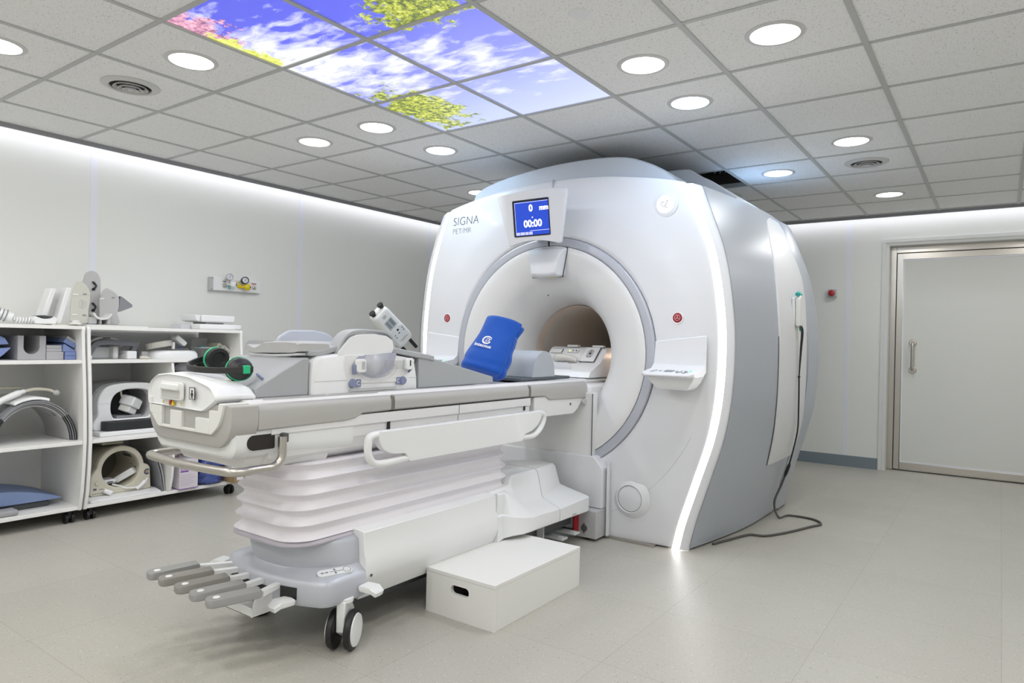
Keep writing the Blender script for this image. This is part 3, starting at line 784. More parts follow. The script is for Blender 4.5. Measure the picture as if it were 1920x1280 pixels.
# grip and its holder hanging on the side door
hz = 1.47; hy = 3.33; hx0 = GX + side_x(hy, hz) + .016
mb = MB().prism(rpoly([(hy-.035,1.30),(hy+.06,1.30),(hy+.06,1.52),(hy-.03,1.53)], .015), 'x', hx0-.003, hx0+.018)
hd = tag(build('handset_holder', mb, white, None, bevel=.006), 'white wall holder on the scanner side panel gripping a teal-tipped handset', 'holder')
hs = thing('physiology_handset', 'white handset with teal clips and two thin black leads on the scanner side', 'handset', (hx0+.02, hy, hz))
build('handset_body', MB().prism(rpoly([(hy-.02,1.335),(hy+.03,1.33),(hy+.045,1.50),(hy+.01,1.545),(hy-.025,1.52)], .012), 'x', hx0+.019, hx0+.05), whitew, hs, bevel=.006)
build('teal_clip', MB().tube([(hx0+.03,hy-.03,1.545),(hx0+.03,hy-.005,1.555),(hx0+.03,hy+.02,1.54),(hx0+.03,hy+.045,1.555),(hx0+.03,hy+.06,1.545)], .013, 10), teal, hs)
build('teal_plug', MB().tube([(hx0+.04,hy+.03,1.335),(hx0+.045,hy+.032,1.305)], .009, 10), teal, hs)
build('cream_tag', MB().box(hx0+.022,hx0+.028,hy-.005,hy+.025,1.13,1.33), cream, hs)
ly_ = lambda y, z, o=.03: (GX+side_x(y,z)+o, y, z)
for a, b in ((-.008,.008),(.032,.035)):
    pts = spline([(hx0+.045,hy+a,1.345),(hx0+.06,hy+a-.01,1.30),(hx0+.05,hy+b,1.18),ly_(hy+.012,1.0)], 8)
    build('black_lead', MB().tube(pts, .0042, 8), black, hs)
build('lead_tie', MB().ball(ly_(hy+.012,1.0), .009, 12), black, hs)
build('black_lead', MB().tube(spline([ly_(hy+.012,1.0), ly_(3.40,.80,.034), ly_(3.50,.62,.040), ly_(3.58,.44,.040), ly_(3.60,.36,.038)], 8), .0052, 8), black, hs)
# ============================================================ PATIENT TABLE
tb = thing('patient_table', 'long white patient table with pleated skirt, docked at the scanner front', 'patient table', (.56, 1.1, 0))
TX0, TX1 = .255, .805                     # outer faces of the grey rails
# deck and cradle
mb = MB(); s_ = [(.285,.90),(.285,.955),(.30,.968),(.335,.966),(.345,.958),(.715,.958),(.725,.966),(.765,.969),(.777,.955),(.777,.90)]
mb.prism(s_, 'y', -.06, 2.30)
build('deck', mb, offwhite, tb, bevel=.003)
mb = MB(); mb.prism(rpoly([(.285,.90),(.675,.90),(.72,.945),(.70,.962),(.26,.962),(.24,.945)], .01), 'y', 2.30, 3.9)
build('cradle', mb, white, tb)
build('deck_groove', MB().box(.768,.7705,.0,.55,.9685,.9715).box(.735,.738,-.02,2.28,.9675,.9705), lgrey, tb)
build('deck_stud', MB().lathe([(0,.004),(.012,.004),(.014,0)], (.752,.30,.9685), n=20), steel, tb)
# grey side rails in three lengths per side
def rail_sec(x, s, zb, zt=.955):
    return [(x-s*.03,zb+.004),(x-s*.008,zb),(x-s*.001,zb+.006),(x,zb+.03),(x,zt-.025),(x-s*.006,zt-.006),(x-s*.016,zt),(x-s*.03,zt)]
for s, x in ((1, TX1), (-1, TX0)):
    mb = MB(); rings = []
    for y, zb in ((-.0385,.862),(.35,.866),(.40,.872),(.44,.889),(.595,.891)): rings.append([(a, y, b) for a, b in rail_sec(x, s, zb)])
    mb.loft(rings); build('side_rail', mb, rail_grey, tb, smooth=45)
    mb = MB(); mb.loft([[(a, y, b) for a, b in rail_sec(x, s, .892)] for y in (.618, 1.63)]); build('side_rail', mb, rail_grey, tb, smooth=45)
    mb = MB(); mb.loft([[(a, y, b) for a, b in rail_sec(x, s, zb)] for y, zb in ((1.655,.89),(1.80,.885),(1.85,.862),(2.27,.852))]); build('side_rail', mb, rail_grey, tb, smooth=45)
    for y0, y1 in ((.595,.618),(1.63,1.655)): build('rail_joint', MB().box(min(x-s*.004,x-s*.03),max(x-s*.004,x-s*.03),y0,y1,.893,.95), mat('joint_brown', (.19,.175,.155), .5), tb)
# white body under the rails
mb = MB(); rings = []
def und(y, z0, k=0):
    L = [(.797-k,.885),(.797-k,.845),(.790-k,.838),(.790-k,.80),(.784-k,.79),(.775-k,.755),(.765-k,.745),(.70,z0+.005),(.66,z0)]
    return [(a, y, b) for a, b in L] + [(1.06-a, y, b) for a, b in L[::-1]]
mb.loft([und(.02,.705),und(1.60,.705),und(1.66,.73)])
build('under_body', mb, offwhite, tb, smooth=30)
mb = MB(); L = [(2.26,.885),(1.70,.885),(1.70,.79),(1.72,.77),(2.13,.765),(2.18,.79),(2.22,.83),(2.26,.85)]
mb.prism(rpoly(L, .008), 'x', .27, .796)
db = build('dock_body', mb, offwhite, tb, bevel=.004)
build('dock_bolt', MB().lathe([(0,-.003),(.007,-.003),(.008,0)], (.796,2.09,.825), (-1,0,0), 14), seam, db)
build('hinge_knob', MB().lathe([(0,.012),(.016,.012),(.018,0)], (.80,2.24,.83), (1,0,0), 18), lgrey, tb)
mb = MB().box(.7905,.7965,.585,.600,.80,.885).box(.7905,.7965,1.60,1.612,.82,.885); build('body_slot', mb, black, tb)
build('body_seam', MB().box(.7975,.7982,1.05,1.0525,.845,.888).box(.7905,.7912,1.05,1.0525,.79,.838), seam, tb)
# end of the table: grey bumper, white port block, lower skirt
def U(x0, x1, z0, z1, r): return rrect(x0, x1, z0, z1, [r, r, .006, .006], 10)
mb = MB(); rings = []
for y, i in ((-.145,.012),(-.140,.004),(-.11,0),(-.04,0)): rings.append([(a, y, b) for a, b in U(TX0+i, TX1-i, .802+i, .955, .10)])
mb.loft(rings); build('end_bumper', mb, rail_grey, tb, smooth=40)
# white port block with open pockets
mb = MB(); Y0, Y1 = -.156, -.05
F = [(.300,.375),(.375,.435),(.435,.512),(.512,.604),(.604,.752)]
mb.box(.300,.375,Y0,Y1,.895,.930)
mb.box(.375,.435,Y0,Y1,.852,.862).box(.512,.604,Y0,Y1,.852,.862)
for a, b, z0, z1 in ((.435,.512,.852,.919),(.604,.690,.852,.905)): mb.box(a,b,Y0,Y1,z0,z1)
mb.prism(rpoly([(.300,.896),(.375,.896),(.375,.852),(.350,.852)], [0,0,0,.02]), 'y', Y0, Y1)
mb.prism(rpoly([(.690,.852),(.705,.852),(.748,.885),(.766,.925),(.775,.962),(.748,.962),(.742,.935),(.690,.935)], [0,.01,.03,.03,.006,.004,.004,0]), 'y', Y0, Y1)
mb.prism(rpoly([(.300,.896),(.288,.905),(.276,.958),(.300,.958)], [0,.02,.004,.004]), 'y', Y0, Y1)
mb.box(.300,.752,Y1,Y1+.04,.86,.95)
pb_ = build('port_block', mb, whitew, tb, bevel=.003, weld=False)
build('socket', MB().box(.383,.428,-.115,-.10,.862,.893), lgrey, pb_)
build('socket_plug', MB().lathe([(0,-.012),(.011,-.012),(.013,0)], (.412,-.115,.880), (0,1,0), 14), dgrey, pb_)
build('brass_strip', MB().box(.664,.742,-.10,-.06,.905,.945), mat('brassy_yellow', (.30,.27,.10), .5), pb_)
# coil connector box on the end
mb = MB(); rings = []
base = [(.272,.932),(.655,.927),(.700,.950),(.735,.972),(.735,.985),(.700,1.016),(.56,1.046),(.42,1.052),(.33,1.043),(.285,1.018),(.268,.985)]
for y, sx, sz, dz_ in ((-.150,.94,.90,.004),(-.158,.965,.95,.002),(-.150,1,1,0),(-.10,1.0,1.03,0),(-.03,1.0,1.0,0),(-.004,.985,.88,0)):
    rings.append([(.50+(a-.50)*sx, y, .93+(b-.93)*sz+dz_) for a, b in rpoly(base, .018, 4)])
mb.loft(rings); cb = build('coil_connector_box', mb, white, tb, smooth=50)
yf = -.1585
mb = MB(); mb.prism(rrect(.375,.530,.955,1.022,.014), 'y', -.1655, -.155); build('latch_handle', mb, whitew, cb, bevel=.004)
build('latch_recess', MB().box(.390,.515,-.1662,-.155,.962,.990), mat('latch_shadow_plastic', (.55,.545,.53), .4), cb)
build('latch_bar', MB().box(.392,.513,-.175,-.160,.990,1.016), white, cb, bevel=.006)
build('pictogram_plate', MB().prism(rrect(.570,.606,.965,1.008,.003), 'y', yf-.0015, yf), mat('pict_white', (.80,.80,.80), .5), cb)
mb = MB(); mb.box(.570,.606,yf-.0025,yf,.965,.967).box(.570,.606,yf-.0025,yf,1.006,1.008).box(.570,.572,yf-.0025,yf,.965,1.008).box(.604,.606,yf-.0025,yf,.965,1.008)
build('pictogram_border', mb, black, cb)
mb = MB(); mb.prism([(.5835,.990),(.5925,.990),(.5965,.979),(.594,.978),(.591,.985),(.5905,.978),(.594,.969),(.5905,.969),(.588,.977),(.585,.969),(.5815,.969),(.5855,.978),(.585,.985),(.582,.978),(.5795,.979)], 'y', yf-.0025, yf)
mb.lathe([(0,-.0025),(.0042,-.0025),(.0042,0)], (.588,yf,.995), (0,1,0), 14)
build('walking_figure', mb, black, cb)
build('warning_label', MB().prism([(.449,.936),(.467,.936),(.458,.953)], 'y', yf-.002, yf+.004), yellow, cb)
build('red_label', MB().box(.434,.445,yf-.002,yf+.004,.936,.953), mat('label_red', (.45,.06,.04), .5), cb)
for x, z in ((.395,.945),(.518,.944)): build('padlock_mark', MB().lathe([(.004,-.0015),(.0055,-.0015),(.0055,0),(.004,0)], (x,yf,z), (0,1,0), 12), yellow, cb)
# lower skirt at the end, with the black slot
mb = MB()
sk = lambda y, i, z0: [(a, y, b) for a, b in rrect(.268+i, .792-i, z0, .862, [.05,.05,0,0], 6)]
mb.loft([sk(-.125,.012,.778), sk(-.115,0,.768), sk(.40,0,.745)]); build('end_skirt', mb, white, tb, smooth=40)
mb = MB(); mb.prism(rrect(-.075,.035,.795,.848,[.026,.006,.006,.026],6), 'x', .7925, .7945); build('skirt_slot', mb, mat('slot_black', (.02,.016,.014), .6), tb)
mb = MB(); mb.loft([sk(-.06,.05,.735), sk(-.05,.04,.725), sk(.30,.03,.70)]); build('lower_skirt', mb, offwhite, tb, smooth=40)
# steel push bar
pts = [(.818,.05,.838),(.818,.05,.80),(.818,.05,.777)]
def arc(c, a, b, n=6):
    c, a, b = Vector(c), Vector(a), Vector(b); return [c + a*cos(PI/2*k/n) + b*sin(PI/2*k/n) for k in range(n+1)]
pts += arc((.818,.0,.777), (0,.05,0), (0,0,-.045)) + [(.818,-.07,.733)]
pts += arc((.778,-.09,.732), (.04,0,0), (0,-.05,0)) + [(.65,-.15,.731),(.5,-.158,.731),(.36,-.15,.731)]
pts += arc((.285,-.10,.732), (0,-.045,0), (-.04,0,0)) + [(.245,.02,.734)] + [(.24,.08,.74),(.265,.10,.79)]
mb = MB().tube(pts, .0155, 16); build('push_bar', mb, steel, tb, smooth=60)
build('bar_bracket', MB().box(.79,.822,.055,.075,.815,.848), dgrey, tb, bevel=.004)
# pleated bellows
mb = MB(); rings = []
def rr3(x0, x1, y0, y1, z, r, n=7, tz=0): return [(a, b, z + tz*(b-.8)) for a, b in rrect(x0, x1, y0, y1, r, n)]
zz = .428
nf = 5; dzf = (.715-.428)/nf
for k in range(nf):
    for t, off in ((0,.016),(.06,.0125),(.18,.004),(.35,-.003),(.5,-.005),(.65,-.003),(.82,.004),(.94,.0125)):
        g = .012*(1-k/nf)
        rings.append(rr3(.355-off+.02-g, .788+off-.012+g, .135-off-g+.01, 1.50+off+g-.012, .428+dzf*(k+t), .11, 8))
rings.append(rr3(.37,.775,.15,1.49,.716,.11,8))
mb.loft(rings); build('bellows', mb, bellows_m, tb, smooth=32)
mb = MB(); mb.loft([rr3(.335,.808,.112,1.515,.408,.13), rr3(.335,.808,.112,1.515,.414,.13), rr3(.350,.795,.125,1.50,.430,.12)])
build('bellows_flange', mb, mat('flange_lilac', (.50,.47,.53), .5), tb)
# silver end base
mb = MB(); rings = []
def dens(P, h=.03):
    out = []
    for p, q in zip(P, P[1:]+P[:1]):
        n_ = max(1, int(math.hypot(q[0]-p[0], q[1]-p[1])/h)); out += [(p[0]+(q[0]-p[0])*k/n_, p[1]+(q[1]-p[1])*k/n_) for k in range(n_)]
    return out
def bow(a): return .085*((a-.56)/.32)**2-.030
def bs(x0, x1, yf_, yb, r, z):
    P = [(x0+r*(1-cos(PI/2*k/8)), yf_+r*(1-sin(PI/2*k/8))) for k in range(9)]
    P = P + [(x0+r+(x1-x0-2*r)*k/14, yf_) for k in range(1, 14)] + [(x0+x1-a, b) for a, b in P[::-1]]
    P = P + [(x1, yb), ((x0+x1)/2, yb), (x0, yb)]
    return [(a, b + bow(a)*max(0, min(1, (.36-b)/.10)), z) for a, b in P]
rings = [bs(.256,.878,.162,.40,.03,.186), bs(.25,.885,.155,.40,.035,.20), bs(.252,.885,.156,.40,.035,.262), bs(.258,.880,.162,.40,.035,.276), bs(.272,.868,.176,.40,.04,.284), bs(.300,.850,.203,.40,.17,.298), bs(.310,.842,.208,.40,.185,.306), bs(.320,.835,.180,.40,.19,.392), bs(.326,.828,.184,.40,.19,.405), bs(.34,.815,.195,.40,.19,.409)]
mb.loft(rings); eb = build('end_base', mb, base_grey, tb, smooth=40)
mb = MB().prism([(.70,.1395),(.735,.1475),(.77,.158),(.77,.23),(.70,.23)], 'z', .210, .254); build('pedal_slot', mb, black, eb)
mb = MB().prism([(.35+.03*k, .155-.030+.085*((.35+.03*k-.56)/.32)**2-.0025) for k in range(11)]+[(.65,.20),(.35,.20)], 'z', .184, .240); build('pedal_opening', mb, mat('opening_black', (.03,.03,.03), .7), eb)
M_ = plane_m((.836,.286,.2975), (.34,.94,0), (-.94,.34,.36))
mb = MB(); mb.prism(rrect(-.068,.068,-.019,.019,.016), 'z', -.006, .0012); mb.xf(M_); lp = build('symbol_plate', mb, mat('plate_white', (.74,.76,.77), .4), eb)
mb = MB()
def ringm(mb, c, r, w, z=.0018, n=20):
    for k in range(n):
        a, b = 2*PI*k/n, 2*PI*(k+1)/n
        mb.add([(c[0]+q*cos(t), c[1]+q*sin(t), z) for q, t in ((r-w,a),(r+w,a),(r+w,b),(r-w,b))], [(0,1,2,3)])
ringm(mb, (.048,.002), .015, .001); mb.box(-.055,-.030,-.001,.001,.0012,.0018).box(-.020,.030,-.001,.001,.0012,.0018).box(-.001,.001,-.013,.013,.0012,.0018)
mb.add([(-.058,0,.0018),(-.048,-.005,.0018),(-.048,.005,.0018)],[(0,1,2)]).add([(-.026,0,.0018),(-.034,-.005,.0018),(-.034,.005,.0018)],[(0,1,2)]).add([(-.006,.008,.0018),(.006,.008,.0018),(0,.016,.0018)],[(0,1,2)]).add([(-.006,-.008,.0018),(0,-.016,.0018),(.006,-.008,.0018)],[(0,1,2)])
mb.xf(M_); build('symbols', mb, ink, lp)
# white base cover
mb = MB(); sec = [(.832,.433),(.866,.427),(.870,.345),(.881,.325),(.883,.262),(.876,.235),(.838,.155),(.28,.155),(.25,.235),(.243,.325),(.25,.425),(.29,.433)]
mb.prism(sec, 'y', .402, 1.27); bc = build('base_cover', mb, white, tb, bevel=.003)
build('cover_screw', MB().lathe([(0,.002),(.006,.002),(.006,0)], (.882,.43,.255), (1,0,0), 12), seam, bc)
build('cover_screw', MB().lathe([(0,.002),(.006,.002),(.006,0)], (.879,1.245,.29), (1,0,0), 12), seam, bc)
# dock shroud: two white pieces
def shroud(name, stations):
    mb = MB(); rings = []
    for y, zt, xt, zs, xl, zl, zb in stations:
        R_ = [(xt-.10,zt+.004),(xt-.015,zt),(xt,zt-.012),(xt+.035,zs+.01),(xt+.045,zs),(xl-.012,zl),(xl,zl-.008),(xl,zb+.006),(xl-.006,zb)]
        rings.append([(a, y, b) for a, b in R_] + [(1.12-a, y, b) for a, b in R_[::-1]])
    return build(name, mb.loft(rings), white, tb, smooth=32)
shroud('dock_shroud', [(1.272,.434,.832,.425,.880,.325,.185),(1.32,.434,.832,.425,.884,.325,.20),(1.345,.435,.828,.42,.915,.318,.212),(1.40,.437,.820,.40,.952,.310,.218),(1.47,.438,.81,.36,.957,.300,.218),(1.49,.46,.80,.36,.956,.300,.217),(1.53,.475,.785,.345,.953,.298,.216),(1.775,.473,.775,.318,.931,.280,.202)])
shroud('dock_shroud', [(1.781,.473,.775,.317,.931,.279,.202),(1.95,.462,.735,.318,.918,.279,.194),(2.13,.445,.665,.320,.908,.279,.186),(2.16,.44,.655,.318,.900,.276,.19)])
build('shroud_inset', MB().prism(rpoly([(.62,.445),(.765,.445),(.765,.33),(.74,.30)][:3], .004), 'y', 1.462, 1.468), lgrey, tb)
build('shroud_mark', MB().box(.9185,.9195,1.93,1.98,.206,.212), mat('mark_grey', (.45,.45,.46), .6), tb)
# inner chassis, dark
build('chassis', MB().box(.30,.80,1.3,2.12,.10,.19).box(.34,.76,.42,1.3,.10,.17), dgrey, tb)
for y in (1.90, 2.04):
    dp = build('dock_pedal', MB().box(.62,.895,y-.032,y+.032,.066,.080), mat('pale_pedal', (.55,.57,.57), .45), tb, bevel=.005)
    build('pedal_marker', MB().prism(rrect(.845,.885,y-.012,y+.012,.010), 'z', .080, .0812), textw, dp)
    build('pedal_arm', MB().box(.62,.66,y-.02,y+.02,.08,.11), mgrey, dp)
build('guard_plate', MB().box(.70,.846,1.748,1.752,.085,.20), white, tb)
# foot pedals at the end
tips = [(.242,-.128),(.338,-.133),(.461,-.137),(.569,-.140),(.667,-.138)]
ends = [(.290,.050),(.397,.047),(.511,.043),(.619,.040),(.731,.034)]
for (x, y), (ex, ey) in zip(tips, ends):
    d = Vector((ex-x, ey-y, 0)); L = d.length; d.normalize(); n = Vector((-d.y, d.x, 0)) * -1
    P = [(0,-.018),(.004,-.026),(.018,-.031),(L*.5,-.031),(L-.004,-.028),(L,-.022),(L,.022),(L-.004,.028),(L*.5,.031),(.018,.031),(.004,.026),(0,.018)]
    mb = MB(); rings = []
    for z, sc in ((.247,.9),(.250,1),(.271,1),(.275,.96)):
        rings.append([Vector((x,y,z)) + d*(L/2+(a-L/2)*sc) + n*(b*sc) + Vector((0,0,.006*(a/L))) for a, b in P])
    mb.loft(rings); pd = build('foot_pedal', mb, mat('worn_pedal_grey', (.27,.262,.24), .5) if .4 > x > .3 or .5 > x > .4 else mat('pedal_grey', (.31,.31,.31), .5), tb, smooth=40)
    c = Vector((x,y,.276)) + d*.034
    build('pedal_marker', MB().lathe([(0,.0015),(.012,.0015),(.0125,-.002)], c, n=20), textw, pd)
    e = Vector((ex,ey,.264)); q = e + d*.16; q.x = .50 + (e.x-.50)*.72
    dd = (q-e).normalized(); nn = Vector((dd.y,-dd.x,0))*.013
    mb = MB().loft([[e+nn+Vector((0,0,-.012)), e-nn+Vector((0,0,-.012)), e-nn+Vector((0,0,.006)), e+nn+Vector((0,0,.006))],[q+nn+Vector((0,0,-.024)), q-nn+Vector((0,0,-.024)), q-nn+Vector((0,0,-.006)), q+nn+Vector((0,0,-.006))]])
    build('pedal_arm', mb, white, pd)
mb = MB(); mb.prism(rpoly([(.045,.155),(.20,.155),(.20,.232),(.185,.232),(.06,.215)], .005), 'x', .655, .661).box(.40,.661,.045,.20,.150,.156)
mb.prism([(.20,.150),(.045,.150),(.06,.21),(.20,.225)], 'x', .400, .406); mb.box(.40,.66,.045,.05,.150,.185)
build('pedal_tray', mb, white, tb, bevel=.002)
def side_pedal(c, d):
    c, d = Vector(c), Vector(d).normalized(); n = Vector((-d.y,d.x,0)); mb = MB(); rings = []
    for z, sc in ((-.012,.9),(.004,1),(.010,.92)):
        rings.append([c + d*a*sc + n*b*sc + Vector((0,0,z-(.012 if a > .04 else 0))) for a, b in ((-.03,-.03),(.03,-.032),(.052,-.025),(.055,0),(.052,.025),(.03,.032),(-.03,.03))])
    mb.loft(rings); build('brake_pedal', mb, white, tb, smooth=35)
side_pedal((.745,.125,.207), (-.15,-1,0)); side_pedal((.915,.39,.225), (1,.15,0)); side_pedal((.225,.20,.235), (-1,-.3,0))
# casters
def caster(x, y, a):
    d = Vector((cos(a), sin(a), 0)); n = Vector((-d.y, d.x, 0)); R_ = .075; c = Vector((x,y,R_))
    mb = MB()
    pts = [c + n*s*.0 for s in (0,)]
    K = MB(); O = []
    prof = [(-.03,.0),(-.03,.07),(-.028,.115),(.03,.115),(.045,.105),(.075,.06),(.082,.02),(.083,-.02),(.07,-.05),(.055,-.055),(.0,-.02)]
    K.loft([[c + d*(p[0]-.01) + Vector((0,0,p[1]-.0)) + n*w_ for p in prof] for w_ in (-.017,.017)])
    K.cyl(c + Vector((0,0,.105)) - d*.0, (0,0,.02), .035)
    f = build('caster_fork', K, white, tb, bevel=.004)
    for s in (-1, 1):
        o = c + n*s*.020
        W_ = MB().lathe([(.02,0),(.064,0),(.073,.004),(R_,.010),(R_,.020),(.072,.026),(.062,.029)], o, n*s, 32)
        w_ = build('caster_wheel', W_, black, f, smooth=40)
        build('wheel_cover', MB().lathe([(.062,.029),(.060,.033),(.03,.036),(0,.036)], o, n*s, 32), white, w_)
caster(.86,.315,rad(118)); caster(.315,.315,rad(60)); caster(.80,1.55,rad(90)); caster(.32,1.55,rad(90))
# side handrail
def yz(pts, r): return rpoly(pts, r)
brd = [(.450,.823),(.446,.790),(.470,.748),(.525,.724),(.600,.720),(.625,.682),(1.455,.680),(1.475,.714),(1.545,.724),(1.600,.752),(1.632,.790),(1.630,.824)]
mb = MB().prism(rpoly(brd, [.004,.02,.04,.04,.012,.012,.012,.012,.04,.04,.02,.004]), 'x', .859, .893)
hr = build('handrail', mb, white, tb, bevel=.009, seg=3, smooth=30)
def flat_tube(path, wx, wz):
    mb = MB(); rings = []; P = [Vector(p) for p in path]
    for i, p in enumerate(P):
        t = (P[min(i+1,len(P)-1)]-P[max(i-1,0)]).normalized(); n = t.cross(Vector((1,0,0)))
        rings.append([p + Vector((wx*cos(2*PI*k/14),0,0)) + n*wz*sin(2*PI*k/14) for k in range(14)])
    return mb.loft(rings)
X = .876
pl_ = spline([(X,.56,.808),(X,.46,.810),(X,.412,.803),(X,.403,.775),(X,.406,.735),(X,.425,.705),(X,.46,.692),(X,.52,.691),(X,.62,.696)], 6)
build('handrail_grip', flat_tube(pl_, .0165, .0155), white, hr, smooth=60)
pr_ = spline([(X,1.56,.810),(X,1.63,.811),(X,1.668,.800),(X,1.672,.775),(X,1.655,.742),(X,1.62,.713),(X,1.57,.694),(X,1.50,.694),(X,1.42,.697)], 6)
build('handrail_grip', flat_tube(pr_, .0165, .0150), white, hr, smooth=60)
build('handrail_arm', MB().box(.78,.865,.72,.80,.72,.78).box(.78,.865,1.36,1.44,.72,.78), offwhite, hr, bevel=.006)
# step box
st = thing('step_box', 'white wooden step box with an oval hand hole on the floor by the table', 'step', (1.04, 1.13, 0))
x0, x1, y0, y1, h = .853, 1.232, .784, 1.482, .193
M_box = mat('painted_board', (.82,.815,.795), .5, bump=(14, .06))
mb = MB().box(x0,x1,y0,y1,h-.018,h); build('top_board', mb, M_box, st, bevel=.0025)
mb = MB().box(x0+.001,x0+.018,y0+.018,y1-.018,.0,h-.018); build('side_board', mb, M_box, st, bevel=.0015)
mb = MB().box(x1-.018,x1-.001,y0+.018,y1-.018,.0,h-.018); build('side_board', mb, M_box, st, bevel=.0015)
mb = MB().box(x0+.001,x1-.001,y1-.018,y1-.001,.0,h-.018); build('end_board', mb, M_box, st, bevel=.0015)
# front board with a real oval hole
bm_v = []; mb = MB(); hole = rrect(.995,1.095,.108,.146,.0185,8)
cx, cz = 1.045, .127; n = len(hole)
outl = []
X0, X1, Z0, Z1 = x0+.001, x1-.001, 0, h-.018
for a, b in hole:
    dx, dz = a-cx, b-cz
    t = min([(X1-cx)/dx if dx > 1e-9 else 1e9, (X0-cx)/dx if dx < -1e-9 else 1e9, (Z1-cz)/dz if dz > 1e-9 else 1e9, (Z0-cz)/dz if dz < -1e-9 else 1e9])
    outl.append([cx+dx*t, cz+dz*t])
for c in ((X0,Z0),(X1,Z0),(X1,Z1),(X0,Z1)):
    k = min(range(n), key=lambda i: (outl[i][0]-c[0])**2+(outl[i][1]-c[1])**2); outl[k] = list(c)
mb.loft([[(a,y0+.018,b) for a,b in hole],[(a,y0+.001,b) for a,b in hole],[(a,y0+.001,b) for a,b in outl],[(a,y0+.018,b) for a,b in outl],[(a,y0+.018,b) for a,b in hole]], cap=False)
build('end_board', mb, M_box, st, smooth=20)
# dock front panel of the scanner above the shroud (belongs to the scanner)
mb = MB().prism(rpoly([(.18,.48),(.855,.48),(.852,.885),(.18,.885)], .006), 'y', 2.262, 2.33)
build('dock_panel', mb, M_fun, scn, bevel=.01)
build('dock_ledge', MB().box(.215,.815,2.29,2.62,.70,.935), M_fun, scn, bevel=.02)
build('dock_seam', MB().box(.8535,.8565,2.255,2.262,.484,.882), seam, scn)
# ============================================================ THINGS ON THE TABLE
DK = .969
# wedge cushion behind the connector box
def cushion(name, label, cat, prof, x0, x1, m, bev=.008, group=None):
    mb = MB().prism(prof, 'x', x0, x1); return tag(build(name, mb, m, None, bevel=bev, seg=3), label, cat, group)
cushion('wedge_cushion', 'grey foam wedge cushion behind the headphones, rising towards the white coil', 'cushion',
        [(.002,DK),(.232,DK),(.232,1.113),(.205,1.113),(.002,1.006)], .31, .722, foam_grey, .005)
t = cushion('ramp_cushion', 'long grey foam ramp cushion sloping down from the white coil towards the blue blanket', 'cushion',
        [(.845,DK),(1.415,.972),(1.412,1.006),(.90,1.115),(.845,1.118)], .31, .722, foam_grey, .005)
# breast coil
cl = thing('breast_coil', 'white breast imaging coil with grey arched pads and clear side clamps on the table', 'imaging coil', (.53, .53, DK))
mb = MB(); rings = []
body_ = [(.238,0),(.83,0),(.828,.05),(.812,.118),(.80,.126),(.66,.165),(.40,.165),(.27,.150),(.245,.13),(.238,.06)]
o_ = rpoly(body_, [.004,.004,.02,.012,.012,.02,.02,.02,.012,.02], 4)
for x, i in ((.322,.012),(.33,0),(.715,0),(.727,.003),(.733,.012)): rings.append([(x, .53+(a-.53)*(1-i/.3), DK+b*(1-i/.16)) for a, b in o_])
mb.loft(rings); bd = build('coil_body', mb, white, cl, smooth=40)
build('body_seam', MB().box(.7335,.7340,.25,.445,1.020,1.0215).box(.7335,.7340,.77,.825,1.020,1.0215), lgrey, bd)
# recessed cheek with the breast opening
mb = MB(); mb.prism(rpoly([(.40,1.125),(.395,1.085),(.415,1.02),(.425,1.005),(.70,1.005),(.715,1.015),(.80,1.09),(.80,1.105),(.66,1.125)], .008), 'x', .728, .737)
ck = build('cheek_panel', mb, offwhite, cl, bevel=.002)
build('cheek_slot', MB().box(.7365,.739,.425,.69,.975,.985), lgrey, ck)
mb = MB(); mb.prism(rpoly([(.455,1.118),(.69,1.135),(.655,1.05),(.61,1.030),(.55,1.024),(.50,1.034),(.465,1.06)], .02), 'x', .735, .7385)
build('cheek_opening', mb, mat('opening_lilac', (.42,.43,.53), .5), ck)
pts = spline([(.744,.447,1.082),(.747,.462,1.058),(.749,.50,1.034),(.75,.55,1.026),(.75,.60,1.030),(.749,.645,1.048),(.746,.672,1.075)], 6)
mb = MB(); rings = []
for i, p in enumerate(pts):
    tt = (pts[min(i+1,len(pts)-1)]-pts[max(i-1,0)]).normalized(); nn = tt.cross(Vector((1,0,0))).normalized()*.012; w_ = Vector((.009,0,0))
    rings.append([p+nn+w_, p-nn+w_, p-nn-w_, p+nn-w_])
mb.loft(rings); build('clamp_band', mb, clear, cl, bevel=.002)
mb = MB().add([(.739,.50,1.125),(.739,.645,1.128),(.741,.60,1.045),(.741,.55,1.030),(.741,.505,1.045)], [(0,1,2,3,4)]); build('bowl_window', mb, frost, cl, solid=.003)
mb = MB(); mb.prism(rrect(.443,.492,1.052,1.108,.012), 'x', .742, .762); kn = build('clamp_handle', mb, white, cl, bevel=.004)
build('handle_slot', MB().prism(rrect(.466,.484,1.064,1.098,.006), 'x', .7622, .7628), lgrey, kn)
build('blue_clip', MB().box(.741,.755,.432,.443,1.045,1.085), cblue, cl, bevel=.003)
mb = MB(); mb.prism(rrect(.610,.735,1.062,1.100,.006), 'x', .740, .752); build('clamp_arm', mb, clear, cl, bevel=.003)
mb = MB(); mb.prism(rrect(.728,.775,1.058,1.110,.012), 'x', .740, .760); k2 = build('clamp_handle', mb, white, cl, bevel=.004)
build('lock_pins', MB().box(.760,.7606,.748,.755,1.075,1.100), black, k2)
build('blue_clip', MB().prism([(.752,1.045),(.778,1.062),(.760,1.056)], 'x', .741, .752), cblue, cl)
for y, z in ((.438,1.008),(.727,1.010)):
    build('blue_knob', MB().lathe([(0,.010),(.016,.010),(.018,.006),(.019,0)], (.737,y,z), (1,0,0), 24), cblue, cl)
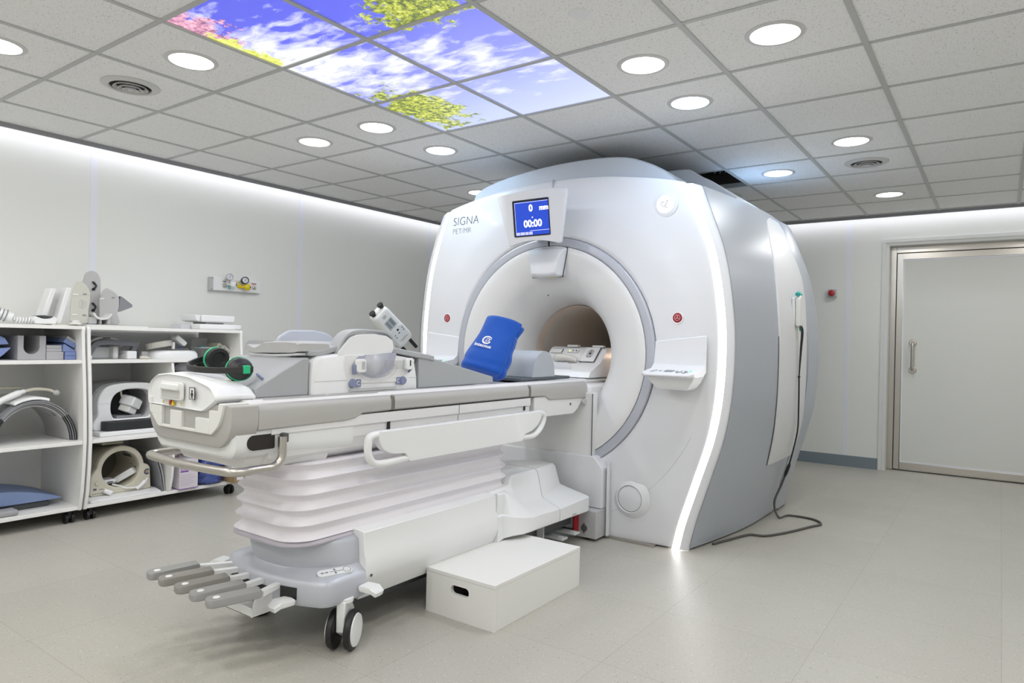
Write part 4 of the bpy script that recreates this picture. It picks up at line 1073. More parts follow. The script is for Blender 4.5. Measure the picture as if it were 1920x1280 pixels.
for y0, z in ((.458,1.008),(.688,1.010)):
    pl_ = build('blue_tag', MB().prism(rrect(y0,y0+.026,z-.016,z+.016,.002), 'x', .737, .7385), cblue, cl)
    mb = MB()
    for k in range(14):
        a, b = rad(50+k*19), rad(50+(k+1)*19)
        mb.add([(.739, y0+.013+r*cos(q), z+r*sin(q)) for r, q in ((.0065,a),(.0095,a),(.0095,b),(.0065,b))], [(0,1,2,3)])
    build('tag_ring', mb, textw, pl_)
# arched cheek rests and the pad ribbon on top
def arch(x0, x1, mpl, mpd, z0=0):
    A = [(.375,1.085),(.365,1.135),(.40,1.170),(.43,1.197),(.47,1.209),(.56,1.212),(.63,1.206),(.668,1.186),(.675,1.150),(.655,1.118)]
    mb = MB(); mb.prism(rpoly(A, [.003]+[.01]*8+[.003], 3), 'x', x0, x1); a = build('arch_plate', mb, mpl, cl, bevel=.006, seg=3)
    P = spline([(0,.372,1.125),(0,.392,1.168),(0,.425,1.203),(0,.47,1.217),(0,.56,1.220),(0,.632,1.214),(0,.672,1.190)], 6)
    mb = MB(); rings = []
    for i, p in enumerate(P):
        tt = (P[min(i+1,len(P)-1)]-P[max(i-1,0)]).normalized(); nn = tt.cross(Vector((1,0,0))).normalized(); nn = nn if nn.z > 0 else -nn
        q = Vector((0,p.y,p.z)); e = .3 if i in (0,len(P)-1) else 1
        rings.append([q+Vector((x0-.035,0,0)), q+Vector((x1-.003,0,0)), q+Vector((x1-.004,0,0))+nn*.010*e, q+Vector((x0-.033,0,0))+nn*.013*e])
    mb.loft(rings); build('arch_pad', mb, mpd, a, bevel=.004)
arch(.70, .732, white, foam_grey)
mb = MB(); mb.prism(rpoly([(.36,1.132),(.36,1.19),(.42,1.222),(.56,1.225),(.64,1.21),(.70,1.155),(.70,1.132)], .02), 'x', .325, .345)
fa = build('arch_plate', mb, foam_lgrey, cl, bevel=.008)
build('arch_pad', MB().box(.345,.375,.46,.69,1.138,1.150), foam_grey, fa, bevel=.006)
mb = MB(); rings = []
P = spline([(.53,.24,1.120),(.53,.30,1.121),(.53,.36,1.135),(.53,.42,1.150)], 5)
for p in P: rings.append([(x, p.y, p.z+z) for x, z in ((.715,0),(.715,.022),(.65,.028),(.42,.028),(.35,.022),(.35,0))])
mb.loft(rings); build('chest_pad', mb, foam_grey, cl, bevel=.004)
mb = MB(); rings = []
for y, z in ((.64,1.138),(.70,1.132),(.80,1.117),(.90,1.104),(.945,1.096)): rings.append([(x, y, z+h) for x, h in ((.728,-.003),(.728,.020),(.70,.025),(.36,.025),(.335,.020),(.335,-.003))])
mb.loft(rings); build('belly_pad', mb, foam_grey, cl, bevel=.004)
# head rest on clear legs
hr_ = thing('head_rest', 'grey scooped foam head rest on a white plate and clear legs at the table end', 'head rest', (.53,.26,1.09))
mb = MB(); rings = []
top_ = [(.352,.044),(.365,.047),(.365,.034),(.402,.022),(.422,.020),(.445,.028),(.475,.042),(.53,.047),(.62,.049),(.685,.047),(.700,.040)]
bot_ = [(.702,.010),(.66,.004),(.54,.0),(.42,-.003),(.37,.004),(.352,.016)]
for y, sc in ((.196,.88),(.204,.97),(.214,1),(.315,1),(.328,.97),(.336,.90)):
    rings.append([(.53+(a-.53)*(.98+.02*sc)+.10*(y-.2), y, 1.128+b*sc) for a, b in top_+bot_])
mb.loft(rings); build('foam_pad', mb, mat('headrest_foam', (.45,.45,.45), .6, bump=(40,.12)), hr_, smooth=50)
mb = MB(); rings = []
for x, z in ((.372,1.122),(.42,1.114),(.52,1.113),(.62,1.117),(.690,1.122)): rings.append([(x, y, z+h) for y, h in ((.204,0),(.322,0),(.324,.005),(.322,.010),(.204,.010),(.201,.005))])
mb.loft(rings); build('plate', mb, white, hr_, smooth=40)
mb = MB().box(.42,.64,.205,.209,1.114,1.120).box(.42,.424,.205,.30,1.1135,1.119).box(.40,.68,.2335,.2375,1.00,1.116); build('clear_legs', mb, clear, hr_)
build('clear_post', MB().box(.43,.56,.196,.200,1.104,1.117), clear, hr_)
build('paper_card', MB().box(.46,.54,.2325,.2332,1.1135,1.117), mat('card_lilac', (.72,.73,.80), .6), hr_)
tag(build('pen', MB().tube([(.69,.050,1.0375),(.66,.062,1.044),(.62,.075,1.050)], .0045, 10), cblue), 'short blue pen lying on the grey wedge cushion beside the headphones', 'pen')
# headphones
hp = thing('headphones', 'black ear-defender headphones with green rims lying on the table end box', 'headphones', (.53,.0,1.055))
hz = 1.052
def cup(c, nrm, s):
    c = Vector(c); nrm = Vector(nrm).normalized()
    K = MB().lathe([(0,.030),(.018,.030),(.022,.026),(.034,.022),(.042,.010),(.043,0)], (0,0,0), (0,0,1), 28)
    G = MB().lathe([(.0425,-.004),(.0455,-.003),(.046,.003),(.0435,.004)], (0,0,0), (0,0,1), 28)
    I = MB().lathe([(.043,-.003),(.045,-.010),(.042,-.020),(.030,-.022),(.024,-.014),(0,-.010)], (0,0,0), (0,0,1), 28)
    M = plane_m(c, (0,1,0), nrm.cross(Vector((0,1,0)))*-1)
    zax = nrm; xax = (Vector((0,1,0)) - zax*zax.y).normalized(); yax = zax.cross(xax)
    M = Matrix(((xax.x,yax.x,zax.x,c.x),(xax.y,yax.y,zax.y,c.y),(xax.z,yax.z,zax.z,c.z),(0,0,0,1))) @ Matrix.Diagonal((1.12,.98,1,1))
    e = build('ear_cup', K.xf(M), dgrey if 0 else mat('cup_black', (.022,.022,.024), .45), hp, smooth=40)
    build('green_rim', G.xf(M), green, e, smooth=40); build('ear_cushion', I.xf(M), mat('cushion_black', (.010,.010,.011), .6), e, smooth=40)
cup((.640,-.012,1.072), (1,-.15,.25), 1); cup((.430,.020,1.104), (-1,-.10,.15), 1)
pts = spline([(.676,.02,1.072),(.672,-.02,1.070),(.645,-.075,1.068),(.585,-.112,1.068),(.505,-.120,1.071),(.435,-.092,1.080),(.398,-.035,1.094),(.393,.015,1.106)], 7)
mb = MB(); rings = []
for i, p in enumerate(pts):
    tt = (pts[min(i+1,len(pts)-1)]-pts[max(i-1,0)]).normalized(); nn = tt.cross(Vector((0,0,1))).normalized()
    rings.append([p+nn*.004+Vector((0,0,-.011)), p+nn*.004+Vector((0,0,.011)), p-nn*.004+Vector((0,0,.011)), p-nn*.004+Vector((0,0,-.011))])
mb.loft(rings); build('head_band', mb, mat('band_black', (.025,.024,.024), .5), hp, bevel=.002)
build('green_slider', MB().box(.668,.683,-.020,.006,1.056,1.086), green, hp, bevel=.003)
# dark pad, bolster and blanket
tag(build('table_pad', MB().box(.29,.705,1.70,2.235,DK,.986), mat('pad_dark', (.10,.12,.13), .55), None, bevel=.006), 'thin dark grey table pad under the half-round cushion', 'pad')
mb = MB(); prof = [(1.815,.987),(2.06,.987),(2.055,1.04),(2.035,1.095),(2.00,1.128),(1.95,1.143),(1.905,1.136),(1.868,1.112),(1.842,1.07)]
mb.prism(rpoly(prof, [.004,.004]+[.03]*7, 4), 'x', .30, .70)
tag(build('bolster_cushion', mb, mat('bolster_grey', (.46,.49,.53), .5), None, bevel=.004), 'pale grey half-round knee bolster leaning behind the blue blanket', 'cushion')
M_bl = mat('blue_fleece', (.010,.085,.43), .92, spec=.15, bump=(220,.35), sheen=.35)
bl = thing('blanket', 'rolled bright blue fleece blanket with white spiral logo leaning on the grey bolster', 'blanket', (.56,1.62,.99))
u_ = Vector((-.02,.62,.78)).normalized(); w_ = Vector((.86,.42,0)); w_ = (w_ - u_*w_.dot(u_)).normalized(); t_ = w_.cross(u_) ; t_ = t_ if t_.y < 0 else -t_
B0 = Vector((.545,1.535,1.012))
mb = MB(); rings = []; NB = 44
def bl_pt(s, a, sc=1.):
    """s along the roll 0..1, a around it"""
    L = .365
    hwid = .128 - .012*s + .008*sin(s*7) ; th = .056 + .008*cos(s*5)
    c = B0 + u_*(L*s) + t_*(.010*sin(s*PI))
    ca, sa = cos(a), sin(a)
    x = hwid*(abs(ca)**.75)*(1 if ca > 0 else -1); y = th*(abs(sa)**.85)*(1 if sa > 0 else -1)
    # folded edge on the right side: a groove between two layers
    g = math.exp(-((a-rad(8))/.16)**2) + .6*math.exp(-((a-rad(-22))/.14)**2)
    x -= .020*g
    wr = .0035*sin(9*s+3*a) + .003*noise.noise(Vector((s*5, ca*2.2, sa*2.2)))*2
    wr += -.012*math.exp(-((s-.10-.05*ca*ca)/.035)**2)*(1 if sa > 0 else .2)
    return c + (w_*x*(1+wr*3) + t_*y*(1+wr*6))*sc
for s, sc in ((-.012,.62),(-.004,.86),(.01,.96)): rings.append([bl_pt(max(s,0), 2*PI*k/NB, sc) + u_*(.365*min(s,0)) for k in range(NB)])
for k_ in range(1, 26): rings.append([bl_pt(k_/26, 2*PI*k/NB) for k in range(NB)])
for s, sc in ((1,.985),(1.006,.93),(1.008,.80),(1.002,.76),(.985,.72)): rings.append([bl_pt(1, 2*PI*k/NB, sc) + u_*(.365*(s-1)) for k in range(NB)])
mb.loft(rings); build('roll', mb, M_bl, bl, smooth=60)
mb = MB(); rings = []
for k_ in range(0, 21):
    s = .02 + .74*k_/20; a = rad(6)
    c = bl_pt(s, a) + w_*.004 - t_*.012
    r = .026*(1 if 0 < k_ < 20 else .6)*(1+.10*sin(k_*.9))
    rings.append([c + (w_*cos(2*PI*k/14)*.8 + t_*sin(2*PI*k/14)*1.1)*r for k in range(14)])
mb.loft(rings); build('inner_fold', mb, M_bl, bl, smooth=60)
Mb = Matrix(((w_.x,u_.x,t_.x,0),(w_.y,u_.y,t_.y,0),(w_.z,u_.z,t_.z,0),(0,0,0,1)))
mb = MB()
def on_bl(x, y):
    """point of the blanket's front at x across and y up"""
    s = y/.365; best = None
    for k in range(60):
        a = rad(20+k*140/59); p = bl_pt(s, a); d = abs((p-B0).dot(w_) - x)
        if best is None or d < best[0]: best = (d, p)
    return best[1] + t_*.0025
def ann(mb, cx, cy, r0, r1, a0, a1, n=26):
    I, O = [], []
    for k in range(n+1):
        a = rad(a0+(a1-a0)*k/n); I.append(on_bl(cx+r0*cos(a), cy+r0*sin(a)*1.0)); O.append(on_bl(cx+r1*cos(a), cy+r1*sin(a)*1.0))
    m_ = n+1; mb.add(I+O, [(k, m_+k, m_+k+1, k+1) for k in range(n)])
lx, ly = -.030, .185
ann(mb, lx, ly, .021, .030, 40, 385); ann(mb, lx, ly, .012, .0155, -140, 130, 20); ann(mb, lx, ly, .0045, .0075, 60, 330, 14)
build('spiral_logo', mb, textw, bl)
p0 = on_bl(lx-.005, ly-.047)
text('logo_text', 'intecnus', .030, Matrix.Translation(p0 + t_*.004) @ Mb, textw, bl, weight=.0006)
# receiver box inside the bore
bx = thing('bore_coil', 'white coil box with a sloping control panel inside the scanner bore', 'imaging coil', (.48,2.66,.965))
mb = MB(); prof = [(2.44,.966),(2.95,.966),(2.95,1.13),(2.90,1.158),(2.74,1.165),(2.70,1.155),(2.60,1.06),(2.47,1.005)]
mb.prism(rpoly(prof, [.004,.004,.02,.02,.012,.02,.02,.01], 4), 'x', .27, .72); b_ = build('coil_body', mb, white, bx, bevel=.012, seg=3)
for x in (.40, .60): build('top_clip', MB().box(x,x+.085,2.70,2.74,1.163,1.178), whitew, bx, bevel=.003)
sl = Vector((0,.10,.095)).normalized(); M_ = plane_m((.615,2.656,1.118), (1,0,0), sl)
nz_ = Vector((M_[0][2],M_[1][2],M_[2][2]))
mb = MB(); mb.prism(rrect(-.058,.058,-.082,.062,.008), 'z', .0005, .006); mb.xf(M_); pn = build('panel_rim', mb, dgrey, bx)
mb = MB(); mb.prism(rrect(-.055,.055,-.079,.058,.006), 'z', .003, .0085); mb.xf(M_); build('control_panel', mb, white, pn)
mb = MB(); mb.prism(rrect(-.023,.023,-.045,.035,.022), 'z', .0085, .0095); mb.xf(M_); build('key_field', mb, lgrey, pn)
mb = MB(); mb.prism(rrect(-.008,.008,-.012,.004,.004), 'z', .0095, .0105); mb.xf(M_); build('key', mb, black, pn)
for x, y in ((-.012,-.034),(.012,-.034),(.0,.024),(.0,.012)):
    mb = MB(); mb.prism(rrect(x-.004,x+.004,y-.003,y+.003,.002), 'z', .0095, .0105); mb.xf(M_); build('key', mb, dgrey, pn)
mb = MB(); mb.prism(rrect(-.06,.035,-.012,.018,.010), 'z', .0005, .004); M2 = plane_m((.475,2.672,1.133), (1,0,0), sl); mb.xf(M2); ip = build('indicator_panel', mb, offwhite, bx)
for x, m_ in ((-.035, mat('led_lime', (.6,.8,.1), .4, emit=(.6,.9,.05), es=1.2)), (-.008, dgrey), (.018, dgrey)):
    mb = MB(); mb.prism(rrect(x-.005,x+.005,-.002,.008,.004), 'z', .004, .0055); mb.xf(M2); build('indicator', mb, m_, ip)
mb = MB(); mb.prism(rrect(-.045,.045,-.02,.02,.005), 'z', .0005, .004); mb.xf(plane_m((.335,2.672,1.133), (1,0,0), sl)); sp_ = build('panel_rim', mb, dgrey, bx)
mb = MB(); mb.prism(rrect(-.043,.043,-.022,.016,.005), 'z', .003, .006); mb.xf(plane_m((.335,2.672,1.133), (1,0,0), sl)); build('control_panel', mb, white, sp_)
mb = MB(); mb.tube(spline([(.36,2.60,1.082),(.42,2.575,1.092),(.50,2.575,1.088),(.545,2.59,1.076)], 6), [.018]*3+[.026]*6+[.022]*6+[.018]*4, 12); build('mouth_guard', mb, mat('guard_frost', (.80,.79,.74), .35, trans=.2), bx, smooth=60)
mb = MB(); mb.prism(rpoly([(.34,.99),(.56,.99),(.535,1.06),(.36,1.06)], .01), 'y', 2.49, 2.50); build('clear_visor', mb, frost, bx)
# contrast injector on its stand
ij = thing('contrast_injector', 'white contrast injector head with keypad and two black rods, tilted behind the table', 'injector', (-.15,1.55,0))
ax = Vector((.02,.80,-.62)).normalized(); wd_ = Vector((.30,.55,.78)); wd_ = (wd_-ax*wd_.dot(ax)).normalized(); nr = ax.cross(wd_); nr = nr if nr.x > 0 else -nr
IC = Vector((-.15,1.512,1.268))
MI = Matrix(((ax.x,wd_.x,nr.x,IC.x),(ax.y,wd_.y,nr.y,IC.y),(ax.z,wd_.z,nr.z,IC.z),(0,0,0,1))) @ Matrix.Diagonal((.88,1,1,1))
mb = MB(); rings = []
for x, sc in ((-.155,.80),(-.150,.92),(-.135,1),(.0,1.06),(.12,1.12),(.148,1.06),(.158,.94)):
    rings.append([(x, a*sc, b*sc) for a, b in rrect(-.058,.058,-.05,.045,[.03,.03,.028,.028],5)])
mb.loft(rings).xf(MI); ib = build('injector_body', mb, mat('injector_white', (.73,.75,.73), .35), ij, smooth=50)
mb = MB(); mb.prism(rrect(-.085,-.01,-.030,.030,.004), 'z', .044, .0487); mb.xf(MI); lc = build('lcd', mb, mat('lcd_grey', (.42,.47,.48), .3), ij)
mb = MB()
for k in range(4):
    mb.box(-.078+.015*k,-.068+.015*k,-.024,-.006,.0488,.0495); mb.box(-.078+.015*k,-.066+.015*k,.004,.024,.0488,.0495)
mb.xf(MI); build('lcd_digits', mb, mat('lcd_ink', (.18,.21,.24), .5), lc)
mb = MB().lathe([(0,.0005),(.013,.0005),(.013,-.002)], (-.118,.0,.0475), n=20).xf(MI); em_ = build('round_emblem', mb, lgrey, ij)
mb = MB(); mb.prism(rpoly([(.0,-.036),(.02,-.052),(.128,-.052),(.135,-.04),(.135,.04),(.128,.052),(.02,.052),(.0,.036)], .02), 'z', .046, .0545); mb.xf(MI); kp = build('keypad', mb, mat('keypad_pale', (.66,.70,.70), .4), ij, bevel=.003)
for x, y, r, m_ in ((.022,.006,.0075,black),(.048,.0,.005,dgrey),(.035,.038,.0055,mgrey),(.055,.036,.0055,mgrey),(.040,-.030,.0055,mgrey),(.060,-.032,.0055,mgrey)):
    mb = MB().lathe([(0,.002),(r*.9,.002),(r,0)], (x,y,.0545), n=16).xf(MI); build('key', mb, m_, kp)
mb = MB().box(.100,.102,-.035,.025,.0545,.055).xf(MI); build('printed_line', mb, ink, kp)
mb = MB().box(.108,.112,-.02,.035,.0545,.055).xf(MI); build('printed_line', mb, mat('orange_ink', (.55,.18,.08), .5), kp)
for y in (-.030, .040):
    mb = MB().lathe([(0,-.035),(.020,-.035),(.020,-.022),(.014,-.020),(.014,0)], (-.150,y,.0), (1,0,0), 8).xf(MI); build('black_knob', mb, black, ij)
for y, L in ((-.034,.185),(.036,.130)):
    mb = MB(); mb.prism(rrect(y-.010,y+.010,-.012,.008,.003), 'x', .150, .150+L); mb.xf(MI); build('black_rod', mb, black, ij)
build('stand_pole', MB().tube([(-.15,1.55,.06),(-.15,1.55,1.215)], .016, 14), lgrey, ij)
for k in range(5):
    a = 2*PI*k/5+.3; d = Vector((cos(a),sin(a),0)); o = Vector((-.15,1.55,0))
    L_ = build('stand_leg', MB().tube([o+Vector((0,0,.07)), o+d*.22+Vector((0,0,.055))], .014, 10), lgrey, ij)
    build('caster', MB().cyl(o+d*.22+d.cross(Vector((0,0,1)))*.012+Vector((0,0,.025)), d.cross(Vector((0,0,1)))*-.024, .025), black, L_)
# floor cable by the scanner
M_cab = mat('cable_grey', (.085,.08,.075), .5)
def fx(p): return Vector(p)
cab = thing('floor_cable', 'dark grey cable looping over the floor beside the scanner', 'cable', (1.9,3.3,0))
sx = lambda y, z, o=.02: (GX+side_x(y,z)+o, y, z)
pts = spline([sx(3.50,.95,.045), sx(3.56,.6,.05), sx(3.60,.38,.04), sx(3.60,.22,.03), sx(3.55,.10,.025), (1.66,3.5,.012),(1.70,3.62,.008),(1.85,3.62,.008),(1.93,3.52,.008),(1.885,3.38,.008),(1.80,3.14,.008),(1.72,2.98,.008),(1.665,2.95,.008),(1.62,2.92,.008),(1.55,2.70,.008),(1.515,2.58,.008)], 10)
build('cord', MB().tube(pts[24:], .0075, 10), M_cab, cab, smooth=60)
build('cord_joint', MB().tube(pts[20:27], [.006,.011,.012,.012,.012,.010,.007], 10), black, cab, smooth=60)
# ============================================================ SHELVES AND WHAT IS ON THEM
SB, SF = -2.345, -1.765
SZ = (.104, .517, 1.017, 1.230)           # tops of bottom, third, second and top board
M_sh = mat('melamine_white', (.88,.88,.86), .4)
def panel_prof(dx=0):
    return [(SB,.078),(SF+.0,.078),(SF+.030,.20),(SF+.047,.36),(SF+.055,.52),(SF+.045,.70),(SF+.028,.90),(SF+.010,1.06),(SF,1.17),(SF,1.215),(SF-.012,1.2295),(SB,1.2295)]
def unit(label, y0, y1, loc, div=None):
    t = thing('storage_shelf', label, 'shelf unit', loc, group='open white shelf units on casters')
    for a, b in ((y0, y0+.020), (y1-.020, y1)):
        mb = MB().prism(panel_prof(), 'y', a, b); build('side_panel', mb, M_sh, t, bevel=.003)
    for k, z in enumerate(SZ):
        x1 = SF + (.0, .045, .012, -.004)[k]
        build('shelf_board', MB().box(SB, x1, y0+.020, y1-.020, z-.022, z), M_sh, t, bevel=.002)
    build('back_panel', MB().box(SB, SB+.008, y0+.020, y1-.020, .08, 1.225 if not div else .995), M_sh, t)
    if div:
        mb = MB().prism([p for p in ((SB+.009,.105),(SF-.0,.105),(SF+.028,.20),(SF+.043,.36),(SF+.05,.52),(SF+.042,.70),(SF+.022,.90),(SF+.005,.994),(SB+.009,.994))], 'y', div, div+.018); build('divider', mb, M_sh, t, bevel=.002)
        build('shelf_board', MB().box(SB+.01, SF, div+.018, y1-.020, .885, .905), M_sh, t, bevel=.002)
    for x in (-1.815, -2.29):
        for y in (y0+.055, y1-.055):
            f = build('caster_fork', MB().cyl((x,y,.072),(0,0,.008),.026).box(x-.018,x+.018,y-.008,y+.008,.030,.072), black, t)
            for s in (-1, 1): build('caster_wheel', MB().cyl((x,y+s*.009,.031),(0,s*.016,0),.031), black, f)
    return t
unit('white open shelf unit at the left edge, holding foam blocks and a grey arch', -.55, .462, (-2.05,-.04,0))
unit('white open shelf unit nearest the scanner, holding coils, boxes and blue bags', .474, 1.552, (-2.05,1.01,0), 1.010)
def T(o, lb, cat, g=None): return tag(o, lb, cat, g)
def bxo(name, b, m, lb, cat, bev=.003, g=None): return T(build(name, MB().box(*b), m, None, bevel=bev), lb, cat, g)
z0, z1, z2, z3 = [z+.0005 for z in SZ]
# --- on top of the shelves
bxo('thin_board', (-2.30,-1.79,.48,.86,z3,z3+.008), whitew, 'thin white board lying on the shelf top right of the coil plates', 'board', .001)
bxo('thin_tray', (-2.10,-1.85,.31,.455,z3,z3+.006), cream, 'small flat cream tray under the left coil plate on the shelf top', 'tray', .001)
cp = thing('foot_coil', 'grey ankle coil with two upright side plates and a tall board on the shelf top', 'imaging coil', (-1.97,.57,z3+.009))
zc_ = z3+.0085
def plate(name, out, x0, x1, m, rot=0, piv=None, par=cp, bev=.004):
    mb = MB().prism(out, 'x', x0, x1)
    if rot:
        M = Matrix.Translation(piv) @ Matrix.Rotation(rot, 4, 'Z') @ Matrix.Translation(-Vector(piv)); mb.xf(M)
    return build(name, mb, m, par, bevel=bev, seg=3)
lp_ = plate('left_plate', rpoly([(.425,1.262),(.425,1.36),(.435,1.45),(.455,1.510),(.475,1.521),(.51,1.495),(.533,1.45),(.533,1.38),(.523,1.33),(.531,1.262),(.515,1.245),(.44,1.245)], .018), -1.90, -1.885, mat('plate_cream', (.60,.595,.54), .45), rad(-18), (-1.89,.49,1.3))
for y, z, w in ((.445,1.43,.03),(.495,1.435,.022),(.442,1.302,.03),(.495,1.300,.02)):
    plate('plate_slot', rrect(y-w/2+.008,y+w/2+.008,z-.004,z+.004,.003), -1.8845, -1.882, white if w > .025 else mgrey, rad(-18), (-1.89,.49,1.3), lp_, 0)
mb = MB()
for k in range(24):
    a, b = 2*PI*k/24, 2*PI*(k+1)/24
    mb.add([(-1.883,.492+r*cos(q),1.372+r*1.4*sin(q)) for r, q in ((.020,a),(.018,a),(.018,b),(.020,b))], [(0,1,2,3)])
mb.box(-1.8835,-1.883,.488,.491,1.352,1.392).box(-1.8835,-1.883,.494,.497,1.358,1.388)
mb.xf(Matrix.Translation((-1.89,.49,1.3)) @ Matrix.Rotation(rad(-18), 4, 'Z') @ Matrix.Translation((1.89,-.49,-1.3))); build('plate_emblem', mb, lgrey, lp_)
tbd = plate('tall_board', rpoly([(.550,1.245),(.540,1.52),(.555,1.58),(.587,1.600),(.623,1.59),(.643,1.55),(.647,1.245)], [.004,.03,.03,.03,.03,.03,.004]), -2.02, -2.00, lgrey, rad(-12), (-2.01,.58,1.3))
for za, zb in ((1.525,1.475),(1.385,1.335)):
    up_ = za > 1.5
    mb = MB().tube(spline([(-1.996,0.594,za),(-1.988,0.604,za-.012),(-1.986,0.612,(za+zb)/2),(-1.988,0.602,zb+.006),(-1.996,0.596,zb)], 5), [.007]*6+[.005]*9+[.009]*6, 8); build('black_latch', mb, black, tbd)
rp_ = plate('right_plate', rpoly([(.618,1.262),(.612,1.40),(.632,1.470),(.655,1.490),(.70,1.465),(.728,1.43),(.728,1.36),(.718,1.32),(.735,1.262),(.725,1.245),(.64,1.245)], .018), -1.94, -1.925, lgrey, rad(-18), (-1.93,.67,1.3))
for y, z, w in ((.628,1.415,.026),(.692,1.425,.018)): plate('plate_slot', rrect(y-w/2,y+w/2,z-.004,z+.004,.003), -1.9245, -1.922, white if w > .02 else mgrey, rad(-18), (-1.93,.67,1.3), rp_, 0)
mb = MB().lathe([(.075,0),(.070,.012),(.012,.085),(0,.088)], (-1.965,.742,1.385), (.25,.95,-.1), 4); build('cone_end', mb, mgrey, cp, smooth=20)
mb = MB(); rings = []
for x in (-2.06,-1.84):
    rings.append([(x,.595+r*cos(rad(a)),1.335+r*sin(rad(a))) for r, seq in ((.062,range(200,341,14)),(.052,range(340,199,-14))) for a in seq])
mb.loft(rings); build('trough', mb, whitew, cp, smooth=40)
build('trough_block', MB().box(-2.05,-1.86,.520,.57,1.245,1.290).box(-2.05,-1.86,.585,.60,1.245,1.278).box(-2.05,-1.86,.63,.655,1.245,1.295), lgrey, cp, bevel=.006)
build('white_foot', MB().lathe([(0,0),(.036,0),(.036,.008),(.022,.012),(.022,.026),(0,.026)], (-1.845,.437,1.239), n=24), whitew, cp)
ph = thing('wrist_coil', 'white coil with two slanted prongs and a crescent cup on the shelf top', 'imaging coil', (-1.93,.30,z3))
mb = MB().prism(rpoly([(.222,1.2355),(.335,1.2355),(.345,1.27),(.322,1.288),(.30,1.272),(.262,1.268),(.222,1.285),(.212,1.268)], .010), 'x', -1.95, -1.86); build('crescent_cup', mb, white, ph, bevel=.006)
mb = MB().prism(rpoly([(.222,1.283),(.30,1.273),(.318,1.284),(.265,1.290)], .004), 'x', -1.945, -1.858); build('cup_lining', mb, dgrey, ph)
for y0_, s_ in ((.255,0),(.345,1)):
    mb = MB(); rings = []
    for z, dy in ((1.2365,0),(1.46+.01*s_,.062 if not s_ else .058)):
        rings.append([(x,y0_+dy+w,z) for x, w in ((-2.00,0),(-1.90,0),(-1.90,.032),(-2.00,.032))])
    mb.loft(rings); build('prong', mb, white, ph, bevel=.006)
mb = MB().prism([(.33,1.2365),(.40,1.2365),(.40,1.30),(.385,1.46),(.375,1.46)], 'x', -2.01, -1.985); build('prong_web', mb, whitew, ph, bevel=.004)
hd_ = thing('handheld_coil', 'ribbed white handheld coil with a coiled cable at the shelf top left edge', 'imaging coil', (-1.92,.10,z3))
build('ribbed_body', MB().tube([(-1.95,-.06,1.325),(-1.92,.04,1.296),(-1.90,.115,1.268)], [.036,.034,.028], 14), white, hd_, smooth=50)
for k in range(6): build('rib', MB().lathe([(.036,-.003),(.0385,0),(.036,.003)], (-1.938+.006*k,.0+.017*k,1.308-.0058*k), (.2,.9,-.3), 16), mgrey, hd_)
pts = [Vector((-1.90+.014*cos(2*PI*9*k/180), .12+.14*k/180, 1.256+.014*sin(2*PI*9*k/180))) for k in range(181)]
build('coiled_cable', MB().tube(pts, .0055, 6), white, hd_)
sc_ = thing('baby_scale', 'white tabletop device with a raised lid at the right end of the shelf top', 'device', (-2.02,1.52,z3))
build('base', MB().box(-2.20,-1.86,1.27,1.605,z3,z3+.040), white, sc_, bevel=.010, seg=3)
build('lid', MB().box(-2.16,-1.90,1.305,1.575,z3+.055,z3+.108), white, sc_, bevel=.012, seg=3)
build('hinge_block', MB().box(-2.12,-1.94,1.36,1.50,z3+.04,z3+.055), lgrey, sc_)
mb = MB(); mb.prism(rpoly([(1.262,z3+.108),(1.305,z3+.108),(1.300,z3+.058),(1.275,z3+.065)], .008), 'x', -2.14, -1.92); build('side_lobe', mb, white, sc_, bevel=.004)
bxo('clear_box', (-2.12,-1.98,1.19,1.262,z3,z3+.036), frost, 'small frosted plastic box left of the white device on the shelf top', 'box', .004)
# --- second level, left unit
mb = MB(); n = 10
o_ = [(.128,z2),(.276,z2),(.276,z2+.146),(.241,z2+.146),(.241,z2+.075)] + [(.200+.041*cos(PI*k/n), z2+.075-.041*sin(PI*k/n)) for k in range(1, n)] + [(.159,z2+.075),(.159,z2+.146),(.128,z2+.146)]
mb.prism(o_, 'x', -2.22, -1.845); T(build('foam_block', mb, mat('u_foam', (.40,.40,.42), .6), None, bevel=.003), 'large grey foam block with a U-shaped notch on the left shelf', 'foam block')
G_ = 'foam pads piled beside the notched block'
for (ya, yb, za, zb), lb in zip(((.2785,.374,0,.050),(.2785,.364,.0505,.0695),(.2785,.362,.070,.0895)), ('thick grey foam slab, lowest of its pile beside the notched block','thin grey foam slab in the middle of the grey pile','thin grey foam slab topping the grey pile beside the notched block')):
    bxo('foam_slab', (-2.2,-1.845,ya,yb,z2+za,z2+zb), mat('slab_foam', (.43,.43,.45), .6), lb, 'foam slab', .003, G_)
for (ya, yb, za, zb), lb in zip(((.378,.438,0,.0245),(.378,.438,.025,.049)), ('blue foam slab lying directly on the left shelf beside the side panel','blue foam slab stacked second from the shelf board, under the wedge')):
    bxo('foam_slab', (-2.2,-1.835,ya,yb,z2+za,z2+zb), foam_blue, lb, 'foam slab', .003, G_)
mb = MB().prism([(.366,z2+.0905),(.366,z2+.052),(.379,z2+.0495),(.438,z2+.0495),(.436,z2+.056),(.376,z2+.098)], 'x', -2.2, -1.84); T(build('foam_wedge', mb, foam_blue, None, bevel=.002), 'blue foam wedge resting on two blue slabs beside the shelf side panel', 'foam wedge', G_)
c_, s_ = cos(rad(-33)), sin(rad(-33))
